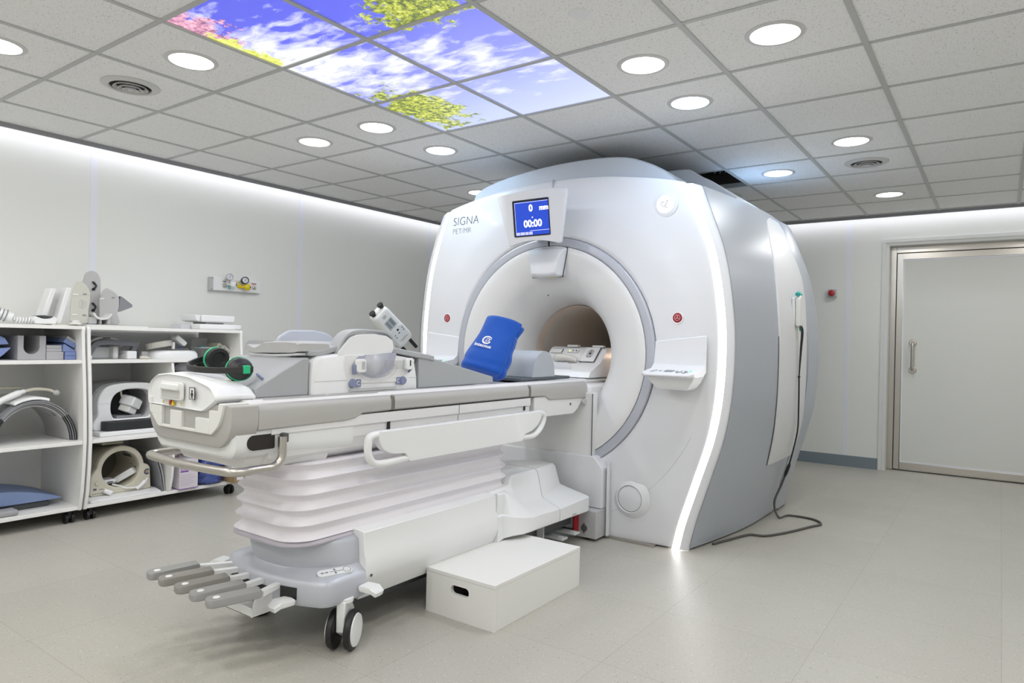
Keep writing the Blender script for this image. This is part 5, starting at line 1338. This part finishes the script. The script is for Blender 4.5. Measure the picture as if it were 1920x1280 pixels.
for k, (h0, h1, m_, lb) in enumerate(((0,.028,foam_blue,'tilted blue foam slab sliding off the top of the blue pile'),(.0285,.046,foam_grey,'tilted grey foam slab lying on the tilted blue one'))):
    mb = MB().prism([(.372+a*c_-b*s_, z2+.106+a*s_+b*c_+.004) for a, b in ((0,h0),(.072,h0),(.072,h1),(0,h1))], 'x', -2.2, -1.85); T(build('foam_slab', mb, m_, None, bevel=.002), lb, 'foam slab', G_)
for lb, f_ in (('lower blue crescent-shaped cushion cut by the left edge of the photo', 0), ('upper blue crescent-shaped cushion cut by the left edge of the photo', 1)):
    if f_: o_ = [(-.10,z2+.078),(.085,z2+.094)] + [(.085-.185*k/10, z2+.094+.060*sin(PI*(.12+.88*k/12))) for k in range(1, 11)]
    else: o_ = [(-.10,z2+.06),(.098,z2+.074)] + [(.098-.198*k/10, z2+.0745-.0745*sin(PI*.5*min(1,k/5))) for k in range(1, 11)]
    T(build('crescent_cushion', MB().prism(o_, 'x', -2.2, -1.85), foam_blue, None, bevel=.003), lb, 'cushion', 'blue crescent cushions')
# --- third level, left unit: slatted arch coils
ar = thing('body_array_coil', 'grey arched body coil of nested slatted shells on the left middle shelf', 'imaging coil', (-2.0,.22,z1))
for k in range(4):
    R_ = .216 + .010*k; xa = -2.18+.015*k; xb = -1.815+.010*k
    mb = MB(); seg_ = [rad(.5+179*j/26) for j in range(27)]
    for (u0, u1) in ((xa, xa+.09),(xb-.075,xb)) if k else ((xa,xa+.08),(xb-.06,xb)):
        mb.loft([[(u,.208+r*cos(a)*.90,z1+r*sin(a)*1.02) for u, r in ((u0,R_),(u1,R_),(u1,R_+.0075),(u0,R_+.0075))] for a in seg_])
    for a0, a1 in ((.5,40),(140,179.5)):
        mb.loft([[(u,.208+r*cos(a)*.90,z1+r*sin(a)*1.02) for u, r in ((xa,R_+.001),(xb,R_+.001),(xb,R_+.0065),(xa,R_+.0065))] for a in [rad(a0+(a1-a0)*j/8) for j in range(9)]])
    for j in range(6):
        u0 = xa+.10+j*.028
        mb.loft([[(u,.208+r*cos(a)*.90,z1+r*sin(a)*1.02) for u, r in ((u0,R_+.001),(u0+.017,R_+.001),(u0+.017,R_+.0065),(u0,R_+.0065))] for a in [rad(38+104*q/20) for q in range(21)]])
    build('slatted_shell', mb, (lgrey, mgrey, lgrey, mgrey)[k], ar, smooth=40)
mb = MB(); mb.loft([[(u,.208+r*cos(a)*.90,z1+r*sin(a)*1.02) for u, r in ((-1.95,.2585),(-1.785,.2585),(-1.79,.275),(-1.94,.275))] for a in [rad(72+46*j/8) for j in range(9)]]); build('white_pad', mb, white, ar, bevel=.004)
mb = MB(); mb.loft([[(u,.208+r*cos(a)*.90,z1+r*sin(a)*1.02) for u, r in ((-2.15,.2585),(-1.97,.2585),(-1.98,.28),(-2.14,.28))] for a in [rad(62+50*j/8) for j in range(9)]]); build('grey_pad', mb, lgrey, ar, bevel=.006)
build('cable_boot', MB().tube(spline([(-1.83,-.02,z1+.222),(-1.84,.06,z1+.268),(-1.85,.13,z1+.300),(-1.86,.17,z1+.312)], 5), [.012]*3+[.019]*9+[.014]*4, 12), white, ar, smooth=60)
build('coil_cable', MB().tube(spline([(-1.86,.17,z1+.312),(-1.87,.23,z1+.322),(-1.87,.30,z1+.314),(-1.86,.335,z1+.298)], 6), .0095, 10), cream, ar, smooth=60)
build('cable_end', MB().ball((-1.86,.342,z1+.294), .020), lgrey, ar)
build('far_cable', MB().tube(spline([(-2.0,-.05,z1+.300),(-2.02,.04,z1+.315),(-2.02,.12,z1+.322),(-2.04,.22,z1+.318)], 6), .007, 8), cream, ar, smooth=60)
# --- bottom, left unit
mb = MB(); o_ = [(-.30,z0+.040)] + [(-.30+.70*k/20, z0+.041+.085*sin(PI*(.08+.90*k/20))**.9) for k in range(21)] + [(.405,z0+.040)]
T(build('curved_cushion', MB().prism(o_, 'x', -2.28, -1.90), mat('cushion_blue', (.215,.29,.50), .5), None, bevel=.004), 'blue lens-shaped cushion lying on the bottom left shelf', 'cushion')
bxo('flat_pad', (-2.28,-1.92,-.30,.34,z0,z0+.038), dgrey, 'dark grey flat pad under the blue lens-shaped cushion', 'pad', .008)
bxo('small_pad', (-1.885,-1.79,-.10,.135,z0,z0+.034), mat('pouch_grey', (.36,.36,.38), .6), 'small soft grey pouch at the front of the bottom left shelf', 'pouch', .012)
# --- second level, right unit
hc = thing('shoulder_coil', 'white coil with a dark grey arched handle on the upper shelf', 'imaging coil', (-1.95,.67,z2))
mb = MB().box(-2.14,-1.86,.520,.548,z2,z2+.026).box(-2.14,-1.86,.76,.826,z2,z2+.055).box(-2.14,-1.98,.548,.76,z2,z2+.08); build('base', mb, white, hc, bevel=.008)
P = spline([(0,.527,z2+.028),(0,.548,z2+.070),(0,.575,z2+.100),(0,.62,z2+.110),(0,.70,z2+.108),(0,.78,z2+.103),(0,.838,z2+.095)], 6)
mb = MB(); rings = []
for i, p in enumerate(P):
    tt = (P[min(i+1,len(P)-1)]-P[max(i-1,0)]).normalized(); nn = tt.cross(Vector((1,0,0))).normalized()*.017
    rings.append([Vector((x,p.y,p.z))+nn*s for x, s in ((-1.91,1),(-1.862,1),(-1.862,-1),(-1.91,-1))])
mb.loft(rings); build('arched_handle', mb, mat('handle_grey', (.13,.135,.15), .5), hc, bevel=.004)
mb = MB().prism([(.842,z2+.098),(.805,z2+.100),(.780,z2+.027),(.803,z2+.027)], 'x', -1.905, -1.865); build('handle_leg', mb, mat('handle_grey', (.13,.135,.15), .5), hc, bevel=.003)
mb = MB(); rings = []
for a in [rad(20+140*j/12) for j in range(13)]: rings.append([(x,.645+.125*cos(a)*r,z2+.055+.095*sin(a)*r) for x, r in ((-2.12,1),(-1.91,1),(-1.91,.84),(-2.12,.84))])
mb.loft(rings); bk = build('back_arch', mb, lgrey, hc, bevel=.004)
build('arch_slot', MB().box(-1.9105,-1.9085,.625,.675,z2+.136,z2+.143), dgrey, bk, bevel=.001)
build('inner_block', MB().box(-2.13,-1.92,.700,.735,z2,z2+.088), whitew, hc, bevel=.010)
bxo('grey_case', (-2.02,-1.92,.885,.935,z2,z2+.050), lgrey, 'small grey case left of the white ring coils on the upper shelf', 'case', .006)
T(build('cream_plug', MB().tube([(-1.83,.832,z2+.011),(-1.83,.872,z2+.011),(-1.825,.895,z2+.008)], [.011,.010,.004], 10), cream), 'small cream plug in front of the grey case on the upper shelf', 'plug')
wp = thing('flex_coil', 'low white oval coil with a clear lid on the upper shelf', 'imaging coil', (-1.92,1.08,z2))
mb = MB(); rings = []
for z, sc in ((0,.98),(.012,1),(.035,.98),(.052,.90),(.058,.80)): rings.append([(-1.935+.095*sc*(abs(cos(a))**.6)*(1 if cos(a)>0 else -1), 1.105+.172*sc*(abs(sin(a))**.7)*(1 if sin(a)>0 else -1), z2+z) for a in [2*PI*k/36 for k in range(36)]])
mb.loft(rings); build('oval_base', mb, white, wp, smooth=50)
build('clear_lid', MB().box(-1.97,-1.88,1.08,1.20,z2+.058,z2+.075), clear, wp, bevel=.004)
build('blue_dial', MB().lathe([(0,.006),(.016,.006),(.016,0)], (-1.90,1.145,z2+.076), n=20), blue_dot, wp)
rg = thing('ring_coil', 'cream ring coil lying tilted on the low white oval coil', 'imaging coil', (-1.93,1.0,z2+.06))
mb = MB().lathe([(.078,-.022),(.085,-.020),(.088,.016),(.080,.020),(.078,-.022)], (0,0,0), (0,0,1), 40)
mb.xf(Matrix.Translation((-1.925,1.005,z2+.096)) @ Matrix.Rotation(rad(9), 4, 'X') @ Matrix.Rotation(rad(-8),4,'Y')); build('ring', mb, mat('ring_cream', (.62,.60,.55), .45), rg, smooth=50)
build('ring_tab', MB().box(-1.865,-1.840,1.06,1.076,z2+.068,z2+.118), whitew, rg, bevel=.005)
mb = MB().box(-.045,.045,-.045,.045,-.006,.030); mb.xf(Matrix.Translation((-1.90,1.125,z2+.118)) @ Matrix.Rotation(rad(-38), 4, 'X')); T(build('loop_coil', mb, white, None, bevel=.010), 'white wedge-shaped coil propped against the cream ring', 'imaging coil')
cb_ = thing('clear_container', 'clear plastic tub with a blue sticker on the upper shelf', 'container', (-1.92,1.35,z2))
mb = MB(); mb.loft([[(x,y,z) for x, y in rr] for z, rr in ((z2,[(-1.97,1.29),(-1.87,1.29),(-1.87,1.395),(-1.97,1.395)]),(z2+.075,[(-1.985,1.275),(-1.855,1.275),(-1.855,1.41),(-1.985,1.41)]))]); build('tub', mb, clear, cb_, bevel=.006)
build('lid', MB().box(-1.99,-1.85,1.27,1.415,z2+.0755,z2+.082), frost, cb_, bevel=.002)
build('blue_sticker', MB().lathe([(0,.001),(.020,.001),(.020,0)], (-1.858,1.335,z2+.036), (1,0,.1), 20), blue_dot, cb_)
build('green_content', MB().box(-1.96,-1.90,1.30,1.33,z2+.0825,z2+.088), teal, cb_)
cr_ = thing('cream_coil', 'cream jointed coil with grey pads right of the clear tub', 'imaging coil', (-1.97,1.47,z2))
for k, (y, z, r) in enumerate(((1.442,.078,-.5),(1.478,.062,-.7),(1.500,.045,-.8))):
    mb = MB().box(-.07,.07,-.020,.020,-.030,.030); mb.xf(Matrix.Translation((-1.96,y,z2+z+.004)) @ Matrix.Rotation(r, 4, 'X')); s_ = build('segment', mb, cream, cr_, bevel=.008)
    mb = MB().box(.0702,.072,-.010,.010,-.012,.014); mb.xf(Matrix.Translation((-1.96,y,z2+z+.004)) @ Matrix.Rotation(r, 4, 'X')); build('grey_pad', mb, mgrey, s_)
build('foot', MB().box(-2.02,-1.90,1.425,1.525,z2,z2+.022), cream, cr_, bevel=.004)
mb = MB().prism(rrect(1.385,1.515,z2,z2+.150,.018), 'x', -2.19, -2.17); T(build('square_plate', mb, white, None, bevel=.006), 'white rounded square plate standing behind the cream jointed coil', 'plate')
# --- middle, right unit
hk = thing('head_coil', 'white open-front head coil with black mat on the middle shelf', 'imaging coil', (-1.95,.78,z1))
def hc_o(): return rpoly([(.560,z1+.075),(.600,z1+.12),(.592,z1+.215),(.612,z1+.28),(.66,z1+.325),(.75,z1+.338),(.90,z1+.338),(.975,z1+.32),(1.0,z1+.25),(1.0,z1+.03),(.575,z1+.03)], [.03,.03,.05,.05,.05,.03,.05,.05,.05,.01,.01], 4)
def hc_i(): return rpoly([(.695,z1+.100),(.676,z1+.15),(.676,z1+.215),(.70,z1+.265),(.76,z1+.295),(.85,z1+.298),(.92,z1+.285),(.945,z1+.24),(.945,z1+.14),(.925,z1+.100),(.80,z1+.098)], [.02,.03,.04,.05,.04,.03,.05,.05,.03,.02,0], 4)
import itertools
def ring_prism(outer_, inner_, x0, x1):
    """plate between two outlines (matched by angle) extruded along x"""
    c = Vector((sum(p[0] for p in inner_)/len(inner_), sum(p[1] for p in inner_)/len(inner_)))
    def at(poly, a):
        d = Vector((cos(a), sin(a))); best = 0
        for p, q in zip(poly, poly[1:]+poly[:1]):
            p, q = Vector(p)-c, Vector(q)-c; e = q-p; den = d.x*e.y - d.y*e.x
            if abs(den) < 1e-12: continue
            t = (p.x*e.y-p.y*e.x)/den; s = (p.x*d.y-p.y*d.x)/den
            if -1e-6 <= s <= 1+1e-6 and t > best: best = t
        return c + d*best
    A = [2*PI*k/96 for k in range(96)]
    O = [at(outer_, a) for a in A]; I = [at(inner_, a) for a in A]
    mb = MB(); return mb.loft([[(x0,*p) for p in I],[(x1,*p) for p in I],[(x1,*p) for p in O],[(x0,*p) for p in O],[(x0,*p) for p in I]], cap=False)
fr_ = build('front_shell', ring_prism(hc_o(), hc_i(), -1.965, -1.885), white, hk, bevel=.008, smooth=40)
build('shell_seam', MB().box(-1.8848,-1.8842,.598,.676,z1+.205,z1+.207), lgrey, fr_)
mb = MB().prism(rpoly([(.63,z1+.275),(.665,z1+.30),(.70,z1+.285),(.68,z1+.272)], .008), 'x', -1.8848, -1.884); build('pale_window', mb, textw, fr_)
build('rear_shell', ring_prism([(a-.01 if a < .8 else a, b) for a, b in hc_o()], hc_i(), -2.22, -1.966), lgrey, hk, smooth=40)
mb = MB().prism(hc_i(), 'x', -2.215, -2.20); build('inner_back', mb, dgrey, hk)
build('base_plate', MB().box(-2.22,-1.80,.575,1.0,z1,z1+.030), white, hk, bevel=.006)
mb = MB(); mb.prism(rrect(.615,.985,-2.1,-1.815,.05,6), 'z', z1+.0305, z1+.092); mb.v = [Vector((p.y, p.x, p.z)) for p in mb.v]; build('black_mat', mb, mat('mat_black', (.018,.022,.024), .5), hk, bevel=.006)
qd = thing('coil_insert', 'small white two-part box with a grey top lying inside the head coil', 'box', (-1.95,.82,z1+.08))
Mq = Matrix.Translation((-1.955,.835,z1+.188)) @ Matrix.Rotation(rad(-24), 4, 'X') @ Matrix.Rotation(rad(30),4,'Z')
build('upper_case', MB().box(-.055,.045,-.05,.05,-.02,.045).xf(Mq), white, qd, bevel=.008)
build('grey_top', MB().box(-.045,.035,-.042,.042,.0452,.050).xf(Mq), lgrey, qd, bevel=.004)
build('lower_case', MB().box(-.045,.035,-.042,.042,-.062,-.021).xf(Mq), whitew, qd, bevel=.006)
build('cream_lead', MB().tube(spline([(-1.97,.80,z1+.20),(-1.975,.782,z1+.25),(-1.98,.778,z1+.296)], 5), .007, 8), cream, qd)
bxo('grey_ledge', (-2.06,-1.93,.735,.90,z1+.0985,z1+.115), mgrey, 'grey flat block under the small white box inside the head coil', 'block', .004)
T(build('plastic_bag', MB().ball((-1.92,1.20,.905+.042), .042, 18, 1.4, 1.9, 1.), frost), 'crumpled clear plastic bag on the small upper right shelf', 'bag')
# --- bottom, right unit
rc = thing('knee_coil', 'cream cylindrical knee coil with a round opening on the bottom shelf', 'imaging coil', (-1.95,.73,z0))
cy_, cz_ = .735, z0+.185; Rk = .150
zb_ = z0+.024
base_o = [(.545,zb_),(.935,zb_),(.925,z0+.175),(.895,z0+.20)] + [(cy_+Rk*cos(rad(a)), cz_+Rk*sin(rad(a))) for a in range(5,176,10)] + [(.575,z0+.19),(.550,z0+.15)]
ic = [(cy_+.120*cos(2*PI*k/48), cz_-.004+.120*sin(2*PI*k/48)) for k in range(48)]
build('front_ring', ring_prism(base_o, ic, -1.895, -1.855), cream, rc, bevel=.006, smooth=40)
build('barrel', ring_prism([(cy_+(a-cy_)*.97, zb_+(b-zb_)*.97) for a, b in base_o], ic, -2.20, -1.896), mat('barrel_cream', (.55,.525,.42), .45), rc, smooth=40)
for k, (a0, a1) in enumerate(((48,62),(28,42))):
    mb = MB(); mb.loft([[(x,cy_+.1192*cos(rad(a)),cz_-.004+.1192*sin(rad(a))) for x in (-2.05,-1.93)] for a in [a0+(a1-a0)*j/4 for j in range(5)]], closed=False); build('barrel_window', mb, seam, rc)
mb = MB(); mb.loft([[(x,cy_+.1192*cos(rad(a)),cz_-.004+.1192*sin(rad(a))) for x in (-1.99,-1.95)] for a in (2,4)], closed=False); mb.loft([[(x,cy_+.1192*cos(rad(a)),cz_-.004+.1192*sin(rad(a))) for x in (-1.93,-1.90)] for a in (-4,-2)], closed=False); build('barrel_slot', mb, seam, rc)
build('inner_end', MB().lathe([(0,0),(.119,0)], (-2.19,cy_,cz_-.004), (1,0,0), 40), mat('barrel_dark', (.16,.15,.12), .6), rc)
build('rear_latch', MB().box(-2.15,-1.95,.655,.79,z0+.336,z0+.352), cream, rc, bevel=.004)
mb = MB()
for k in range(18):
    a, b = rad(40+k*15.5), rad(40+(k+1)*15.5)
    mb.add([(-1.8542,.905+r*cos(q),z0+.140+r*sin(q)) for r, q in ((.011,a),(.020,a),(.020,b),(.011,b))], [(0,1,2,3)])
build('dial_ring', mb, mat('dial_navy', (.04,.07,.16), .5), rc)
build('dial_pin', MB().lathe([(0,.006),(.008,.006),(.009,0)], (-1.855,.905,z0+.140), (1,0,0), 14), mat('brass', (.5,.3,.12), .4), rc)
build('screw_boss', MB().lathe([(0,.010),(.012,.010),(.014,0)], (-1.855,.588,z0+.108), (1,0,0), 14), cream, rc)
mb = MB()
for k in range(5): mb.box(-1.8548,-1.8542,.560+.014*k,.569+.014*k,z0+.038,z0+.042)
mb.box(-1.8548,-1.8542,.565,.585,z0+.062,z0+.076).box(-1.8548,-1.8542,.60,.625,z0+.064,z0+.068); build('printed_marks', mb, ink, rc)
mb = MB().prism([(-2.0,z0),(-1.775,z0),(-1.775,z0+.012),(-1.85,z0+.0235),(-2.0,z0+.0235)], 'y', .52, .965); mb.v = [Vector((p.x, p.y, p.z)) for p in mb.v]
T(build('white_tray', mb, white, None, bevel=.003), 'white sloped board under the cream knee coil', 'board')
kb = thing('coil_connector', 'white connector box with a metal end lying inside the knee coil', 'connector', (-1.93,.79,z0+.1))
Mk = Matrix.Translation((-1.925,.785,z0+.120)) @ Matrix.Rotation(rad(-42), 4, 'Z') @ Matrix.Rotation(rad(32), 4, 'X')
build('case', MB().box(-.032,.032,-.05,.075,-.022,.022).xf(Mk), white, kb, bevel=.006)
build('metal_end', MB().box(-.028,.028,-.075,-.05,-.018,.018).xf(Mk), lgrey, kb, bevel=.003)
build('metal_pins', MB().box(-.015,.015,-.078,-.075,-.008,.008).xf(Mk), dgrey, kb)
pd_ = thing('coil_paddle', 'white flat coil pad with a lead on the floor of the knee coil', 'imaging coil', (-1.92,.68,z0+.08))
build('pad', MB().box(-2.0,-1.90,.63,.73,z0+.084,z0+.112), white, pd_, bevel=.012, seg=3)
build('pad_print', MB().box(-1.8995,-1.899,.67,.705,z0+.092,z0+.100), ink, pd_)
build('lead', MB().tube(spline([(-1.90,.70,z0+.078),(-1.87,.74,z0+.064),(-1.845,.77,z0+.050),(-1.84,.86,z0+.052),(-1.835,.90,z0+.10)], 6), .006, 8), white, pd_)
build('lead_boot', MB().tube([(-1.838,.83,z0+.035),(-1.832,.885,z0+.082)], [.011,.014], 10), white, pd_)
build('plug', MB().tube([(-1.842,.625,z0+.058),(-1.828,.665,z0+.034)], [.014,.017], 12), white, pd_)
# cream frame behind, on the knee coil
bxo('flat_case', (-2.13,-1.98,.600,.80,z0+.3535,z0+.38), mat('frame_cream', (.50,.48,.38), .5), 'cream flat case lying on top of the knee coil', 'case', .004)
G2 = 'grey curved plates leaning on the divider'
for k, lb in enumerate(('grey curved plate leaning beside the knee coil, nearest it', 'grey curved plate leaning on the shelf divider')):
    P = spline([(0,.955-.02+.018*k,z0+.26),(0,.945+.018*k,z0+.19),(0,.965+.018*k,z0+.12),(0,.985+.014*k,z0+.001)], 5)
    mb = MB(); rings = [[(-2.15+.02*k,p.y,p.z),(-1.80,p.y,p.z),(-1.80,p.y+.006,p.z),(-2.15+.02*k,p.y+.006,p.z)] for p in P]; mb.loft(rings); T(build('curved_plate', mb, (mgrey, lgrey)[k], None, smooth=50), lb, 'plate', G2)
mx = thing('syringe_box', 'white and purple syringe carton on the bottom shelf behind the steel push bar', 'carton', (-1.85,1.14,z0))
M_car = mat('carton_white', (.70,.66,.70), .6); M_pur = mat('carton_purple', (.20,.06,.36), .6)
build('carton', MB().box(-2.02,-1.745,1.075,1.21,z0,z0+.205), M_car, mx, bevel=.0015)
build('purple_edge', MB().box(-2.021,-1.744,1.074,1.211,z0,z0+.005), M_pur, mx)
build('purple_band', MB().box(-1.7448,-1.7442,1.082,1.140,z0+.120,z0+.130), M_pur, mx)
MX = lambda y, z: Matrix(((0,0,1,-1.7443),(1,0,0,y),(0,1,0,z),(0,0,0,1)))
text('carton_text', 'Jeringas 5 ml', .015, MX(1.082,z0+.150), M_pur, mx, align='LEFT')
text('carton_text', 'de uso unico sin aguja', .010, MX(1.082,z0+.138), M_pur, mx, align='LEFT')
mb = MB()
for k in range(7): mb.box(-1.7448,-1.7443,1.082,1.16+.035*((k*7)%3)/2,z0+.10-.012*k,z0+.1025-.012*k)
mb.box(-1.7448,-1.7443,1.160,1.167,z0+.122,z0+.129).box(-1.7448,-1.7443,1.185,1.19,z0+.122,z0+.129); build('carton_print', mb, mat('print_lilac', (.50,.42,.58), .6), mx)
sk_ = thing('tied_bag', 'small white bag with a red string behind the syringe carton', 'bag', (-1.95,1.12,z0+.21))
mb = MB().ball((-1.93,1.125,z0+.238), .032, 16, 1.2, 1.5, 1.); build('bag', mb, textw, sk_)
build('red_string', MB().tube([(-1.865,1.10,z0+.206),(-1.88,1.118,z0+.268),(-1.862,1.128,z0+.207)], .003, 6), red, sk_)
def crumple(c, r, s, seed, zlo, zhi, n=34, q=.75):
    mb = MB(); rings = []; c = Vector(c)
    for i in range(18, -1, -1):
        th = PI*i/18; rg_ = []
        for k in range(n):
            a = 2*PI*k/n
            f = lambda v: (abs(v)**q)*(1 if v > 0 else -1)
            v = Vector((f(sin(th))*f(cos(a))*r[0], f(sin(th))*f(sin(a))*r[1], f(cos(th))*r[2]))
            d = 1 + s*noise.noise(Vector((v.x*14+seed, v.y*14, v.z*22))) + s*.6*noise.noise(Vector((v.x*40+seed, v.y*40, v.z*50)))
            p = c + v*d; rg_.append(Vector((p.x, max(1.216, min(1.438, p.y)), max(zlo, min(zhi, p.z)))))
        rings.append(rg_)
    return mb.loft(rings, False)
M_bag = mat('blue_wrapped_cloth', (.025,.05,.24), .45, coat=.6, bump=(60,.5))
T(build('blue_bundle', crumple((-1.86,1.330,z0+.056), (.13,.108,.058), .26, 3, z0, z0+.116), mat('blue_cloth', (.05,.085,.30), .4, coat=.5, bump=(70,.5)), None, smooth=60), 'lower bundle of blue cloth in clear wrap on the bottom shelf', 'bundle', 'wrapped blue cloth bundles')
T(build('blue_bundle', crumple((-1.86,1.325,z0+.158), (.12,.105,.048), .34, 9, z0+.1165, z0+.3), M_bag, None, smooth=60), 'upper darker blue cloth bundle lying on the wrapped one', 'bundle', 'wrapped blue cloth bundles')
cd = thing('cardboard_box', 'small brown cardboard box with a white label at the right end of the bottom shelf', 'carton', (-1.75,1.485,z0))
build('carton', MB().box(-2.0,-1.66,1.442,1.531,z0,z0+.100), mat('cardboard', (.36,.25,.14), .8), cd, bevel=.002)
build('white_label', MB().box(-1.6602,-1.6594,1.462,1.515,z0+.02,z0+.055), textw, cd)
bxo('white_package', (-2.0,-1.70,1.446,1.529,z0+.1005,z0+.13), white, 'flat white package lying on the cardboard box', 'package', .004)
# ============================================================ GAS PANEL ON THE LEFT WALL
gp = thing('gas_outlet_panel', 'white medical gas panel with two round gauges and a yellow valve on the left wall', 'gas panel', (XL, 1.865, 1.61))
ya, yb, zb_, zt_ = 1.645, 2.085, 1.558, 1.660
build('back_box', MB().box(XL,XL+.04,ya,yb,zb_,zt_), white, gp, bevel=.003)
build('end_plate', MB().box(XL,XL+.045,ya-.024,ya,zb_-.004,zt_+.004), lgrey, gp, bevel=.002)
for y in (ya-.018, ya-.006):
    for z in (zb_+.006, zt_-.006): build('screw', MB().lathe([(0,.002),(.004,.002),(.004,0)], (XL+.045,y,z), (1,0,0), 10), mgrey, gp)
Xp = XL+.04
def gauge(y, z, m, r):
    g_ = build('gauge', MB().lathe([(0,.012),(r*.82,.012),(r*.84,.022),(r,.020),(r*1.02,-.012),(r*.9,-.016),(0,-.016)], (Xp+.035,y,z), (1,-.35,.1), 28), m, gp)
    build('gauge_dial', MB().lathe([(0,.0135),(r*.80,.0135),(r*.8,.012)], (Xp+.035,y,z), (1,-.35,.1), 28), mat('dial_pale', (.66,.72,.78), .4), g_)
    o = Vector((Xp+.050,y-.005,z)); build('needle', MB().tube([o+Vector((0,-.008,-.010)), o+Vector((0,.009,.012))], .0014, 6), black, g_)
gauge(1.768, 1.672, lgrey, .028); gauge(1.910, 1.655, black, .030)
build('stem', MB().tube([(Xp+.03,1.768,1.645),(Xp+.03,1.768,1.61)], .007, 8).tube([(Xp+.03,1.91,1.63),(Xp+.03,1.91,1.60)], .007, 8), steel, gp)
kb1 = build('white_knob', MB().lathe([(.012,-.035),(.012,0),(.024,.004),(.025,.034),(.018,.042),(0,.042)], (Xp+.035,1.785,1.612), (.75,.65,0), 20), white, gp)
build('knob_centre', MB().lathe([(0,.045),(.010,.045),(.011,.041)], (Xp+.035,1.785,1.612), (.75,.65,0), 14), blue_dot, kb1)
kb2 = build('yellow_knob', MB().lathe([(.012,-.035),(.012,0),(.026,.004),(.027,.032),(.016,.042),(0,.042)], (Xp+.035,1.915,1.600), (.75,.65,0), 20), yellow, gp)
build('knob_centre', MB().lathe([(0,.045),(.009,.045),(.010,.041)], (Xp+.035,1.915,1.600), (.75,.65,0), 14), blue_dot, kb2)
for y in (1.745, 1.88): build('outlet', MB().lathe([(0,.022),(.014,.022),(.018,.014),(.020,0)], (Xp,y,1.606), (1,0,0), 18), steel if y < 1.8 else yellow, gp)
build('outlet', MB().lathe([(0,.022),(.009,.022),(.011,.014),(.017,.010),(.019,0)], (Xp,2.02,1.605), (1,0,0), 18), steel, gp)
build('drain', MB().tube([(Xp+.035,1.768,1.60),(Xp+.035,1.768,1.572)], .007, 8), teal, gp); build('drain', MB().tube([(Xp+.035,1.91,1.59),(Xp+.035,1.91,1.560)], .004, 8), steel, gp)
build('yellow_mark', MB().prism([(1.822,1.664),(1.850,1.664),(1.836,1.705)], 'x', XL+.001, XL+.006), yellow, gp)
for y, m_, w in ((1.745, ink, .03), (1.865, yellow, .035), (2.02, red, .045)): build('name_strip', MB().box(Xp,Xp+.0015,y-w/2,y+w/2,1.632,1.640), m_, gp)
